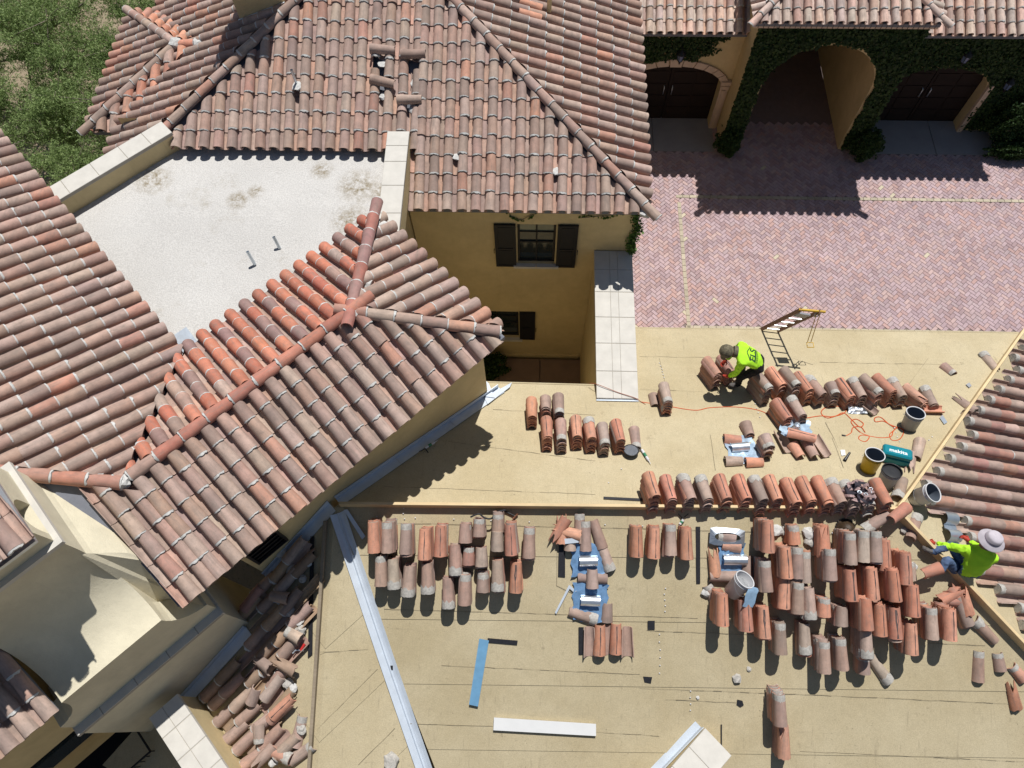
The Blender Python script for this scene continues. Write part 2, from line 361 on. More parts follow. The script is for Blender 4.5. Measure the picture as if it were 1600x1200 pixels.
def cut_arrays(A, planes): # planes in tile space (p, n): keep n side
    bm = bmesh.new(); v, f, m = A
    bv = [bm.verts.new(q) for q in v]
    for q, mi in zip(f, m):
        try: fc = bm.faces.new([bv[k] for k in q]); fc.material_index = mi
        except ValueError: pass
    for p, n in planes:
        bmesh.ops.bisect_plane(bm, geom=bm.verts[:] + bm.edges[:] + bm.faces[:], plane_co=p, plane_no=n, clear_inner=True)
    bm.verts.index_update(); out = (np.array([q.co[:] for q in bm.verts], float), [tuple(q.index for q in fc.verts) for fc in bm.faces], [fc.material_index for fc in bm.faces]); bm.free()
    return out if len(out[1]) else None
def tile_slope(H, part, pl, down, poly, sp=.2657, ex=.365, cpal=BROWN, cp2=RED, mixp=.15, ppal=PINK, free=(), holes=(), phase=0, a0=None, bare=.03, inset=.05, lift=.0, hpx=()):
    """lay covers and pans on plane pl falling along 'down'; poly = convex world outline, first edge is the eave; edges in 'free' are not cut"""
    n = pl[1].normalized(); d = V((down[0], down[1], 0)).normalized(); up = -(d - n * d.dot(n)).normalized(); e = up.cross(n).normalized()
    O = poly[0]; holes = list(holes) + [((at(x, y, pl) - O).dot(e), hw_, (at(x, y, pl) - O).dot(up) - hl, (at(x, y, pl) - O).dot(up) + hl) for x, y, hw_, hl in hpx]; q2 = [((p - O).dot(e), (p - O).dot(up)) for p in poly]; cen = (sum(p[0] for p in q2) / len(q2), sum(p[1] for p in q2) / len(q2))
    edges = []
    for i in range(len(q2)):
        a, b = V(q2[i]), V(q2[(i + 1) % len(q2)]); t = (b - a).normalized(); nr = V((-t.y, t.x))
        if nr.dot(V(cen) - a) < 0: nr = -nr
        if i == 0 or i in free: edges.append((a - nr * .02, nr, False))
        else: edges.append((a + nr * inset, nr, True))
    amin, amax = min(p[0] for p in q2), max(p[0] for p in q2); bmax = max(p[1] for p in q2); bmin = min(0, min(p[1] for p in q2))
    tilt = .03; i = int(math.floor((amin - phase) / sp)) - 1
    while phase + i * sp < amax + sp:
        for kind in (0, 1):
            a = phase + i * sp + (sp / 2 if kind else 0); k = 0; jit = random.uniform(-.025, .025)
            while k * ex < bmax:
                b = k * ex + jit * (k > 0) + (0 if kind == 0 else .0); hw = .09
                ctr = V((a, b + ex * .5)); k += 1
                cs = [V((a + sx, b + sy)) for sx in (-hw, 0, hw) for sy in (.02, ex * .5, TL - .03)]
                st = [all((c - p).dot(nr) >= -.001 for p, nr, _ in edges) for c in cs]
                if not any(st): continue
                if not all((ctr - p).dot(nr) >= -.06 for p, nr, cut in edges if not cut): continue
                if any(abs(a - hx) < hwid and hy < b + ex / 2 < hy2 for hx, hwid, hy, hy2 in holes): continue
                mk = random.choice(['cover%d' % random.randrange(6)] * 1) if kind == 0 else 'pan%d' % random.randrange(2)
                if kind == 0 and (random.random() < bare or k == 1): mk = 'bare%d' % random.randrange(2)
                pos = O + e * a + up * (b + TL / 2) + n * ((.070 if kind == 0 else .088) + lift)
                rot = Matrix((e, up, n)).transposed()
                if kind == 0: rot = rot @ Matrix.Rotation(-tilt, 3, 'X') @ Matrix.Rotation(random.gauss(0, .02), 3, 'Z') @ Matrix.Rotation(random.gauss(0, .035), 3, 'Y')
                else: rot = rot @ Matrix.Rotation(math.pi, 3, 'Y') @ Matrix.Rotation(tilt, 3, 'X')
                M = Matrix.Translation(pos + e * random.gauss(0, .004)) @ rot.to_4x4()
                A = None; need = [(p, nr) for p, nr, cut in edges if cut and any((c - p).dot(nr) < 0 for c in [V((a + sx, b + sy)) for sx in (-hw, hw) for sy in (0, TL)])]
                if need:
                    Mi = M.inverted(); pls = []
                    for p, nr in need: pls.append((Mi @ (O + e * p.x + up * p.y), Mi.to_3x3() @ (e * nr.x + up * nr.y)))
                    A = cut_arrays(TA[mk], pls)
                    if A is None or len(A[1]) < 6: continue
                col = pick(cp2 if random.random() < mixp else cpal) if kind == 0 else pick(ppal)
                (H.cov if kind == 0 else H.pan).append((mk, M, col, part, A))
        i += 1
def ridge_run(part, a, b, nrm, pal, pal2=None, p2=0, ex=.385, name='ridge_tile', low_first=True, lift=.06, ks=1):
    """overlapping cap tiles from low point a to high point b"""
    a, b = V(a), V(b); d = (b - a); L = d.length; d.normalize(); k = 0; out = []
    while k * ex < L - .1:
        mk = 'hip%d' % random.randrange(4); nn = (V(nrm) - d * V(nrm).dot(d)).normalized(); M = frame(a + d * (k * ex + TL / 2) + nn * lift, d, nn) @ Matrix.Rotation(-.035, 4, 'X') @ Matrix.Rotation(random.gauss(0, .015), 4, 'Z')
        o = link(name, TMESH[mk], part, M); o.color = (*pick(pal2 if pal2 and random.random() < p2 else pal), 1); out.append(o); k += 1
    return out
def lump(name, c, r, part, mat=None, flat=.6, seed=0, parent_label=None):
    rg = random.Random(seed); bm = bmesh.new(); bmesh.ops.create_icosphere(bm, subdivisions=2, radius=1)
    for v in bm.verts: k = r * rg.uniform(.72, 1.15); v.co = V((v.co.x * k, v.co.y * k, v.co.z * k * flat))
    me = bpy.data.meshes.new(name); bm.to_mesh(me); bm.free(); me.materials.append(mat or M_mortar)
    return link(name, me, part, Matrix.Translation(V(c)))
# ================================================================ the setting
g = MB(); g.face([(-150, -150, -.03), (150, -150, -.03), (150, 150, -.03), (-150, 150, -.03)])
tag(g.build('ground', M_ground), kind='structure')

# ---- driveway: herringbone pavers with a sand bed
DX0, DX1, DY0, DY1 = 1.3, 15.5, 7.0, 17.2
g = MB(); g.face([(DX0, DY0, -.012), (DX1, DY0, -.012), (DX1, 21.5, -.012), (DX0, 21.5, -.012)])
drive = tag(g.build('driveway', M_joint), kind='structure')
PA = .098
def on_band(p, tol):
    return (abs(p.y - 14.03) < tol and p.x > 3.9) or (abs(p.x - 4.07) < tol and 9.6 < p.y < 14.1) or (abs(p.y - 9.66) < tol and p.x > 3.9)
pv_cols = [S(184, 162, 166), S(188, 165, 168), S(182, 160, 164), S(186, 163, 164), S(186, 160, 158), S(178, 150, 148), S(194, 168, 164), S(170, 146, 148), S(190, 158, 152), S(182, 162, 164), S(172, 150, 154)]
bricks = []
c45 = math.cos(math.pi / 4)
N = 110
for i in range(-N, N):
    for j in range(-N, N):
        m = (i - j) % 4
        if m == 0: rect = (i, j, 2, 1)
        elif m == 3: rect = (i, j, 1, 2)
        else: continue
        x0, y0, a, b = rect; cx, cy = (x0 + a / 2) * PA, (y0 + b / 2) * PA
        p = V((8 + (cx - cy) * c45, 12 + (cx + cy) * c45, 0))
        if not (DX0 + .1 < p.x < DX1 - .1 and DY0 + .1 < p.y < DY1 - .3): continue
        if p.y > 15.72 and (p.x < 5.1 or 9.9 < p.x): continue
        if on_band(p, .035): continue
        bricks.append((p, 0 if a == 2 else 1))
pm = MB(); pm.box(Matrix.Identity(4), 2 * PA - .008, PA - .008, .016, bev=.004); pme = bpy.data.meshes.new('paver'); pme.from_pydata(pm.v, [], pm.f); pme.materials.append(M_paver)
def brick_M(p, k): return Matrix.Translation(p + V((0, 0, -.012))) @ Matrix.Rotation(math.pi / 4 + (math.pi / 2 if k else 0), 4, 'Z')
def vis(p):
    x, y, z = proj(p); return 1000 < x < 1598 and 240 < y < 512
bricks.sort(key=lambda b: (not vis(b[0]), (b[0] - CAM).length))
def pcol():
    c = random.choice(pv_cols); k = random.uniform(.87, .95); return tuple(q * k for q in c) if random.random() > .003 else S7(190, 180, 158)
for p, k in bricks[:290]: o = link('paver', pme, drive, brick_M(p, k)); o.color = (*pcol(), 1)
rest = MB()
for p, k in bricks[290:]: rest.box(brick_M(p, k), 2 * PA - .008, PA - .008, .016, 0, pcol(), .004)
o = rest.build('paver', M_paver, drive); o.color = (0, 0, 0, 1); o['kind'] = 'stuff'
bs = MB(); bs.box(Matrix.Identity(4),   .19, .10, .030, bev=.004); bsm = bpy.data.meshes.new('border_stone'); bsm.from_pydata(bs.v, [], bs.f); bsm.materials.append(M_paver)
def border(a, b, rz):
    L = (b - a).length; n = int(L / .2); d = (b - a).normalized()
    for i in range(n):
        o = link('border_stone', bsm, drive, Matrix.Translation(a + d * (i + .5) * .2 + V((0, 0, -.012))) @ Matrix.Rotation(rz, 4, 'Z')); k = random.uniform(.8, 1.05); o.color = (*[q * k for q in S7(180, 170, 150)], 1)
border(V((3.99, 14.03, 0)), V((14.6, 14.03, 0)), 0); border(V((4.07, 9.62, 0)), V((4.07, 13.97, 0)), math.pi / 2); border(V((3.99, 9.66, 0)), V((13.4, 9.66, 0)), 0)
for x0, x1 in ((1.6, 5.25), (9.75, 13.9)):
    for k, (a, b) in enumerate(((x0, (x0 + x1) / 2 - .01), ((x0 + x1) / 2 + .01, x1))):
        m = MB(); m.prism([(a, 15.74, -.01), (b, 15.74, -.01), (b, 17.15, -.01), (a, 17.15, -.01)], (0, 0, .022)); m.build('apron_slab', M_conc, drive)

# ---- courtyard floor
m = MB(); m.face([(-3.2, 4, .02), (1.2, 4, .02), (1.2, 8.6, .02), (-3.2, 8.6, .02)]); court = tag(m.build('courtyard', M_joint), kind='structure')
for i in range(4):
    for j in range(3):
        m = MB(); x = -3.0 + i * 1.04; y = 4.4 + j * 1.36; m.box(Matrix.Translation((x + .52, y + .68, .02)), 1.025, 1.345, .27, bev=.006); m.build('paving_slab', M_slab, court)

# ================================================================ two-storey wing (hip roof, shuttered windows)
TC = .38
Cw = thing('house_wing', 'two-storey tan stucco wing with black shutters under the big hipped tile roof at the back', 'house', (-3, 13, 0))
HC = House(Cw)
ZE, YE, XR, XL = 6.30, 8.48, 1.97, -8.27
pF = slope((0, YE, ZE), (0, -1), TC); pR = slope((XR, 0, ZE), (1, 0), TC); pL = slope((XL, 0, ZE), (-1, 0), TC)
XM = (XR + XL) / 2; YA = YE + (XR - XM); ZA = ZE + TC * (XR - XM)
apex = V((XM, YA, ZA)); back = V((XM, 21, ZA))
def deck(name, pts, par, mat=None, off=-.012, th=.09):
    m = MB(); m.prism([V(p) + V((0, 0, off)) for p in pts], (0, 0, -th)); return m.build(name, mat or M_deck, par)
YW = 9.62 # eave over the flat roof
XWR = -2.42
fr = deck('roof_slope', [drop(pF, XWR, YE), drop(pF, XR, YE), apex, drop(pF, XL + (YW - YE), YW), drop(pF, XWR, YW)], Cw)
rr = deck('roof_slope', [drop(pR, XR, YE), drop(pR, XR, 21), back, apex], Cw)
lr = deck('roof_slope', [drop(pL, XL, 21), drop(pL, XL, 9.2), drop(pL, XL + (YW - YE), YW), apex, back], Cw)
# front slope: right part down to the low eave, left part from the eave over the flat roof
hipx = lambda y: XR - (y - YE)
holes = [(1.52, .14, .0, .0)]
tile_slope(HC, fr, pF, (0, -1), [drop(pF, XWR + .06, YE - .06), drop(pF, XR, YE - .06), drop(pF, hipx(13.0), 13.0), drop(pF, XWR + .06, 13.0)], a0=0, free=(2, 3), ex=.352, sp=.262, phase=.16, mixp=.08, hpx=[(598, 100, .12, .2), (600, 150, .12, .2), (646, 112, .12, .25), (646, 165, .12, .15)])
tile_slope(HC, fr, pF, (0, -1), [drop(pF, XL + (YW - YE), YW - .16), drop(pF, XWR + .06, YW - .16), drop(pF, XWR + .06, 13.6), drop(pF, XM, 13.6)], free=(1, 2), ex=.352, sp=.262, phase=.11, mixp=.08, hpx=[(598, 100, .12, .2), (600, 150, .12, .2), (646, 112, .12, .25), (646, 165, .12, .15)])
tile_slope(HC, rr, pR, (1, 0), [drop(pR, XR + .05, YE), drop(pR, XR + .05, 16.2), drop(pR, XM + .3, 16.2), drop(pR, XM + .3, 13.3)], free=(1, 2), ex=.36, sp=.262, phase=.1, mixp=.03, cpal=BROWN)
tile_slope(HC, lr, pL, (-1, 0), [drop(pL, XL - .05, 16.0), drop(pL, XL - .05, 8.6), drop(pL, XM - .3, 13.3), drop(pL, XM - .3, 16.0)], free=(2, 3), ex=.352, sp=.262, phase=.05, mixp=.09)
ridge_run(fr, drop(pF, XR + .16, YE - .16, .02), apex + V((0, 0, .02)), (0, 0, 1), BROWN, RED, .2, ex=.36)
ridge_run(fr, drop(pF, XL + .93, YE + .93, .02), apex + V((0, 0, .02)), (0, 0, 1), BROWN, RED, .2, ex=.36)
lump('mortar_patch', drop(pF, XR - .02, YE - .02, .02), .14, fr, seed=3); lump('mortar_patch', drop(pR, XR - .02, YE + .14, .05), .09, fr, seed=4)
# bump-out with its own little hip roof on the left
bx, by0, by1, bz = -8.92, 10.34, 13.6, 6.2; bh = (by1 - by0) / 2; bap = V((bx + bh, (by0 + by1) / 2, bz + TC * bh)); bin_ = V((XL + (bap.z - ZE) / TC + .1, bap.y, bap.z))
pbW = slope((bx, 0, bz), (-1, 0), TC); pbS = slope((0, by0, bz), (0, -1), TC); pbN = slope((0, by1, bz), (0, 1), TC)
bw = deck('small_roof_slope', [V((bx, by1, bz)), V((bx, by0, bz)), bap], Cw)
vs_ = V((XL - .05, by0 + .05 * 1, 0)); bs_ = deck('small_roof_slope', [V((bx, by0, bz)), drop(pbS, -8.30, by0), bin_, bap], Cw)
bn_ = deck('small_roof_slope', [bap, bin_, drop(pbN, -8.30, by1), V((bx, by1, bz))], Cw)
tile_slope(HC, bw, pbW, (-1, 0), [V((bx - .05, by1, bz)), V((bx - .05, by0, bz)), bap], ex=.345, sp=.255, mixp=.25)
tile_slope(HC, bs_, pbS, (0, -1), [drop(pbS, bx, by0 - .04), drop(pbS, -8.25, by0 - .04), bin_ + V((-.05, 0, 0)), bap], ex=.345, sp=.255, cpal=BROWN + RED, mixp=.4, cp2=ORANGE, lift=.03)
tile_slope(HC, bn_, pbN, (0, 1), [drop(pbN, -8.25, by1), drop(pbN, bx, by1), bap, bin_ + V((-.05, 0, 0))], ex=.345, sp=.255, cpal=ORANGE, lift=.03)
for q in (by0, by1): ridge_run(bw, V((bx - .12, q + (-.12 if q == by0 else .12), bz)), bap, (0, 0, 1), BROWN, ex=.36)
ridge_run(bw, bin_ + V((-.1, 0, 0)), bap + V((-.05, 0, 0)), (0, 0, 1), ORANGE, ex=.36)
lump('mortar_patch', bap + V((0, 0, .1)), .14, bw, seed=1); lump('mortar_patch', bin_ + V((0, 0, .12)), .14, bw, seed=2)
# chimney on the left slope
ch = MB(); x0, x1, y0, y1 = -5.85, -4.89, 12.1, 13.0
for (a, b) in (((x0, y0), (x1, y1)),): ch.prism([(x0, y0, 6.9), (x1, y0, 6.9), (x1, y1, 6.9), (x0, y1, 6.9)], (0, 0, 2.55)); ch.prism([(x0 - .06, y0 - .06, 9.45), (x1 + .06, y0 - .06, 9.45), (x1 + .06, y1 + .06, 9.45), (x0 - .06, y1 + .06, 9.45)], (0, 0, .12))
chp = ch.build('chimney', M_stucco, Cw)
cf = MB(); cf.prism([drop(pL, x0 - .03, y0 - .035, .0), drop(pL, x1 + .03, y0 - .035, .0), drop(pL, x1 + .03, y0 - .035, .16), drop(pL, x0 - .03, y0 - .035, .16)], (0, .03, 0)); cf.build('flashing', M_flash, chp)
# walls
wm = MB(); YWALL = 8.58
def wall_y(mb, y, x0, x1, z0, z1, holes, th=.25, mi=0): # wall facing -y with rectangular holes
    xs = sorted({x0, x1, *[h[0] for h in holes], *[h[1] for h in holes]}); zs = sorted({z0, z1, *[h[2] for h in holes], *[h[3] for h in holes]})
    for a, b in zip(xs, xs[1:]):
        for c, d in zip(zs, zs[1:]):
            if any(h[0] - 1e-6 <= a and b <= h[1] + 1e-6 and h[2] - 1e-6 <= c and d <= h[3] + 1e-6 for h in holes): continue
            mb.face([(a, y, c), (b, y, c), (b, y, d), (a, y, d)], mi)
    for hx0, hx1, hz0, hz1 in holes:
        mb.face([(hx0, y, hz0), (hx0, y, hz1), (hx0, y + th, hz1), (hx0, y + th, hz0)], mi); mb.face([(hx1, y, hz0), (hx1, y + th, hz0), (hx1, y + th, hz1), (hx1, y, hz1)], mi)
        mb.face([(hx0, y, hz1), (hx1, y, hz1), (hx1, y + th, hz1), (hx0, y + th, hz1)], mi); mb.face([(hx0, y, hz0), (hx0, y + th, hz0), (hx1, y + th, hz0), (hx1, y, hz0)], mi)
pw = Yp(YWALL)
u0, u1 = at(808, 350, pw), at(866, 412, pw); l0, l1 = at(757, 486, pw), at(811, 527, pw)
UH = (u0.x, u1.x, u1.z, u0.z); LH = (l0.x - .25, l1.x, l1.z, l0.z)
wall_y(wm, YWALL, XWR, 1.86, 0, 6.3, [UH, LH])
wm.face([(1.86, YWALL, 0), (1.86, 21, 0), (1.86, 21, 6.3), (1.86, YWALL, 6.3)])
wm.face([(-8.1, 21, 0), (-8.1, 10.2, 0), (-8.1, 10.2, 6.3), (-8.1, 21, 6.3)]); wm.face([(-8.1, 10.2, 0), (XWR, 10.2, 0), (XWR, 10.2, 6.7), (-8.1, 10.2, 6.7)])
wm.prism([(-8.75, 10.55, 0), (-8.0, 10.55, 0), (-8.0, 13.4, 0), (-8.75, 13.4, 0)], (0, 0, 6.15))
wm.prism([(XWR, YWALL - .03, 0), (1.1, YWALL - .03, 0), (1.1, YWALL + .1, 0), (XWR, YWALL + .1, 0)], (0, 0, .36))
wm.build('wall', M_stucco, Cw)
def window(H, lower=False):
    f = MB(); y = YWALL + .06; a, b, c, d = H; w_ = .045
    for r in ((a, a + w_, c, d), (b - w_, b, c, d), (a, b, c, c + w_), (a, b, d - w_, d)): f.prism([(r[0], y, r[2]), (r[1], y, r[2]), (r[1], y, r[3]), (r[0], y, r[3])], (0, .08, 0))
    mx = (a + b) / 2; mz = (c + d) / 2
    for r in ((mx - .016, mx + .016, c, d), (a, b, mz - .022, mz + .022), (a, b, (mz + d) / 2 - .012, (mz + d) / 2 + .012)): f.prism([(r[0], y + .006, r[2]), (r[1], y + .006, r[2]), (r[1], y + .006, r[3]), (r[0], y + .006, r[3])], (0, .05, 0))
    win = f.build('window', M_black, Cw)
    zs = [c, mz, (mz + d) / 2, d]
    for x0_, x1_ in ((a, mx), (mx, b)):
        for z0_, z1_ in zip(zs, zs[1:]):
            m = MB(); m.prism([(x0_, y + .03, z0_), (x1_, y + .03, z0_), (x1_, y + .03, z1_), (x0_, y + .03, z1_)], (0, .008, 0)); m.build('pane', M_pane if z1_ == d and not lower else M_glass, win)
    m = MB(); m.prism([(a, y + .2, mz + .1), (b, y + .2, mz + .1), (b, y + .2, d), (a, y + .2, d)], (0, .02, 0)); m.build('blind', M_curtain, win)
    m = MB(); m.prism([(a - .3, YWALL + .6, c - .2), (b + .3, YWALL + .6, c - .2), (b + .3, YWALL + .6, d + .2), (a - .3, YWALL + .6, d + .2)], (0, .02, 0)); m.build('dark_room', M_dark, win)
    for k in range(2):
        m = MB(); s0 = a - .09 + k * (b - a + .18) / 2; m.prism([(s0 + .004, YWALL - .09, c - .07), (s0 + (b - a + .18) / 2 - .004, YWALL - .09, c - .07), (s0 + (b - a + .18) / 2 - .004, YWALL - .09, c - .002), (s0 + .004, YWALL - .09, c - .002)], (0, .30, 0)); m.build('sill_stone', M_stone, win)
    return win
def shutter(x0, x1, z0, z1, side):
    m = MB(); y = YWALL - .012
    m.prism([(x0, y, z0), (x1, y, z0), (x1, y, z1), (x0, y, z1)], (0, -.03, 0)); s = m.build('shutter', M_shut, Cw); w_ = .055; mz = z0 + (z1 - z0) * .44; y -= .0302
    m = MB()
    for r in ((x0, x0 + w_, z0, z1), (x1 - w_, x1, z0, z1), (x0 + w_, x1 - w_, z0, z0 + w_), (x0 + w_, x1 - w_, z1 - w_, z1), (x0 + w_, x1 - w_, mz - w_ / 2, mz + w_ / 2)): m.prism([(r[0], y, r[2]), (r[1], y, r[2]), (r[1], y, r[3]), (r[0], y, r[3])], (0, -.014, 0))
    m.build('shutter_frame', M_shut, s)
    for c, d in ((z0 + w_ + .02, mz - w_ / 2 - .02), (mz + w_ / 2 + .02, z1 - w_ - .02)):
        m = MB(); m.prism([(x0 + w_ + .02, y, c), (x1 - w_ - .02, y, c), (x1 - w_ - .02, y, d), (x0 + w_ + .02, y, d)], (0, -.008, 0)); m.build('shutter_panel', M_shut, s)
    xx = x0 - .02 if side < 0 else x1 + .02; m = MB(); m.tube([(xx, y, mz), (xx, y - .05, mz), (xx, y - .05, mz - .08)], .009, 6); m.build('shutter_dog', M_black, s)
window(UH); window(LH, True)
shutter(at(771.5, 350, pw).x, UH[0] - .03, UH[2] - .06, UH[3] + .02, -1); shutter(UH[1] + .03, at(904.5, 351, pw).x, UH[2] - .06, UH[3] + .02, 1)
shutter(LH[1] + .02, at(836.5, 486, pw).x, LH[2] - .02, LH[3] + .02, 1)
m = MB(); p = at(923, 519, pw); m.box(frame((p.x, YWALL - .002, p.z), (0, 0, 1), (0, -1, 0)), .12, .10, .05, bev=.01); m.build('wall_vent', M_shut, Cw)
# loose and missing tiles near the top of the front slope
for (x, y, rz) in ((598, 78, 1.5), (646, 85, 1.6), (598, 128, 1.35), (640, 156, 1.6)):
    p = at(x, y, pF, .16); M = frame(p, (0, -1, 0), pF[1]) @ Matrix.Rotation(rz, 4, 'Z'); o = link('loose_tile', TMESH['bare0'], fr, M); o.color = (*pick(BROWN), 1)
for k, (x, y) in enumerate(((598, 100), (600, 150), (648, 130), (646, 170), (715, 245), (870, 268))): lump('mortar_patch', at(x, y, pF, .09), .10, fr, seed=60 + k, flat=.3)
for (x, y) in ((828, 9), (827, 25)):
    p = at(x, y, pR, .09); o = link('loose_tile', TMESH['bare1'], rr, frame(p, (-1, 0, .38), pR[1])); o.color = (*ORANGE[2], 1)
p = at(858, 18, pR, .12); m = MB(); m.tube([p, p + V((.0, .02, .28))], .045, 12, cap=False); m.tube([p, p + V((.0, .02, .27))], .04, 12, cap=True); vp = m.build('vent_pipe', M_stucco, rr)
p = at(464, 133, pF, .1); m = MB(); m.tube([p, p + V((0, 0, .35))], .025, 10, cap=False); m.build('vent_pipe', M_galv, fr); lump('mortar_patch', p + V((.02, -.05, .02)), .12, fr, seed=9, flat=.35)
HC.flush()

# ---- tan/cream coping helper: rows and columns of stones on a quad (a,b along one edge; d,c along the other)
def coping(par, a, b, c, d, us, vs, th, mat=None, gap=.004, name='coping_stone'):
    bil = lambda u, v: (a * (1 - u) + b * u) * (1 - v) + (d * (1 - u) + c * u) * v
    for u0, u1 in zip(us, us[1:]):
        for v0, v1 in zip(vs, vs[1:]):
            q = [bil(u0, v0), bil(u1, v0), bil(u1, v1), bil(u0, v1)]; cen = sum(q, V((0, 0, 0))) / 4
            q = [p + (cen - p).normalized() * gap * 1.4 for p in q]; top = [p + (cen - p).normalized() * .008 for p in q]
            m = MB(); lo = [p - V((0, 0, th)) for p in q]; mid = [p - V((0, 0, .006)) for p in q]
            m.mesh(lo + mid + top, [(3, 2, 1, 0), (8, 9, 10, 11)] + [(i, (i + 1) % 4, 4 + (i + 1) % 4, 4 + i) for i in range(4)] + [(4 + i, 4 + (i + 1) % 4, 8 + (i + 1) % 4, 8 + i) for i in range(4)])
            m.build(name, mat or M_stone, par)
    m = MB(); q = [bil(us[0], vs[0]), bil(us[-1], vs[0]), bil(us[-1], vs[-1]), bil(us[0], vs[-1])]; cen = sum(q, V((0, 0, 0))) / 4
    m.prism([p + (cen - p).normalized() * .02 - V((0, 0, .008)) for p in q], (0, 0, -(th - .01))); m.build('mortar_bed', M_grout, par)
# ================================================================ flat white roof between the wings
ZW = 6.60
Fw = thing('flat_roof_wing', 'flat white-coated roof block with cream parapets between the tiled roofs', 'house', (-5, 8, 0))
m = MB(); m.prism([(-8.95, 8.05, 0), (-6.9, 10.15, 0), (XWR - .03, 10.15, 0), (XWR - .03, 6.8, 0), (-5.6, 3.7, 0)], (0, 0, ZW - .05)); m.build('wall', M_stucco, Fw)
# gently uneven coated surface
nx, ny = 60, 60; vs = []; poly = [V((-8.95, 8.05, 0)), V((-6.9, 10.15, 0)), V((XWR - .03, 10.15, 0)), V((XWR - .03, 6.8, 0)), V((-5.6, 3.7, 0))]
from mathutils import noise as mnoise
bmw = bmesh.new(); bmw.faces.new([bmw.verts.new((p.x, p.y, ZW)) for p in poly])
bmesh.ops.triangulate(bmw, faces=bmw.faces[:]); bmesh.ops.subdivide_edges(bmw, edges=bmw.edges[:], cuts=24, use_grid_fill=True)
for v in bmw.verts: v.co.z += .035 * mnoise.noise(v.co * .9) + .012 * mnoise.noise(v.co * 4)
mew = bpy.data.meshes.new('roof_surface'); bmw.to_mesh(mew); bmw.free(); mew.materials.append(M_white)
for p_ in mew.polygons: p_.use_smooth = True
link('roof_surface', mew, Fw)
pz = Zp(7.0)
def parapet(quad, us, vs_, z, zb, th=.07, par=None, name='parapet', wall=M_stucco):
    q = [V(p) for p in quad]; cen = sum(q, V((0, 0, 0))) / 4; m = MB()
    m.prism([V((p.x, p.y, zb)) + (V((cen.x, cen.y, zb)) - V((p.x, p.y, zb))).normalized() * .035 for p in q], (0, 0, z - th - zb + .002)); pw_ = m.build(name, wall, par)
    coping(pw_, *q, us, vs_, th); return pw_
parapet([at(82, 318.5, pz), at(269, 206.5, pz), at(252, 189, pz), at(66.5, 297.5, pz)], [-.08, .14, .38, .62, .82, 1], [0, 1], 7.0, ZW - .1, par=Fw)
parapet([at(605, 204.7, pz), at(640, 204.7, pz), at(622, 378, pz), at(586, 378, pz)], [0, 1], [0, .14, .29, .51, .755, 1], 7.0, ZW - .1, par=Fw)
for (x, y, h) in ((398, 413, .26), (437, 388, .22)):
    p = at(x, y, Zp(ZW)); m = MB(); t = V((-.05, .08, h)); m.tube([p, p + t], .027, 12, cap=False); m.tube([p, p + t * .93], .022, 10); m.build('vent_pipe', M_galv, Fw)
m = MB(); p = at(292, 535, Zp(ZW + .03)); m.box(Matrix.Translation(p) @ Matrix.Rotation(.75, 4, 'Z'), .28, .5, .02); m.build('valley_flashing', M_galv, Fw)
# ================================================================ rotated wing (roofs E and F, turned 45 degrees)
def se(s, e, z): return V(((s + e) / R2, (e - s) / R2, z)) # s = toward lower right of the photo, e = toward upper right
TF = .38; ZR, ZEF = 7.80, 7.20; S0 = -5.70; EJ, EB = -1.944, 1.86; RUN = (ZR - ZEF) / TF
SE_, NE_ = (1, -1), (1, 1)
Lw = thing('rotated_wing', 'tan wing set at 45 degrees under red and brown tiled roofs on the left', 'house', se(-5.7, 0, 0))
HL = House(Lw)
J, B = se(S0, EJ, ZR), se(S0, EB, ZR)
p2 = slope(J, (1, -1), TF); p1 = slope(J, (-1, 1), TF); p3 = slope(B, (1, 1), TF); pE = slope(J, (1, 1), TF)
sE, sW = S0 + RUN, S0 - RUN; eN = EB + RUN; eV = EJ + RUN; hw = 4.2
c2, c3, c1 = se(sE, eN, ZEF), se(sW, eN, ZEF), se(sW, eV, ZEF); Hw = se(S0 - hw, EJ - hw, ZR + TF * hw)
f2 = deck('roof_slope', [se(sE, EJ, ZEF), c2, B, J], Lw)
def hp(e): return se(S0 + (e - EJ), e, ZR - TF * (e - EJ))
f2b = deck('roof_slope', [se(sE, -2.42, ZEF), se(sE, EJ, ZEF), J, hp(-2.42)], Lw)
f2c = deck('roof_slope', [se(sE, -7.5, ZEF), se(sE, -4.22, ZEF), hp(-4.22), Hw, se(S0 - hw, -7.5, ZR + TF * hw)], Lw)
f2d = deck('roof_slope', [se(-5.35, -4.22, ZR - TF * .35), se(-5.35, -2.42, ZR - TF * .35), hp(-2.42), hp(-4.22)], Lw)
f1 = deck('roof_slope', [c1, J, B, c3], Lw)
f3 = deck('roof_slope', [c2, c3, B], Lw)
fe = deck('roof_slope', [se(-14, eV, ZEF), c1, J, Hw, se(-14, EJ - hw, ZR + TF * hw)], Lw)
d_ = .05
tile_slope(HL, f2, p2, SE_, [se(sE + d_, EJ, ZEF - .02), se(sE + d_, eN, ZEF - .02), B, J], free=(3,), sp=.262, ex=.36, phase=.18, mixp=.07, ppal=BROWN + PINK)
tile_slope(HL, f2b, p2, SE_, [se(sE + d_, -7.5, ZEF - .02), se(sE + d_, EJ, ZEF - .02), J, Hw, se(S0 - hw, -7.5, ZR + TF * hw)], free=(1, 3, 4), sp=.262, ex=.36, phase=-7.5 % .262, mixp=.07, ppal=BROWN + PINK, holes=[(7.5 - 3.27, .90, -1, 3)])
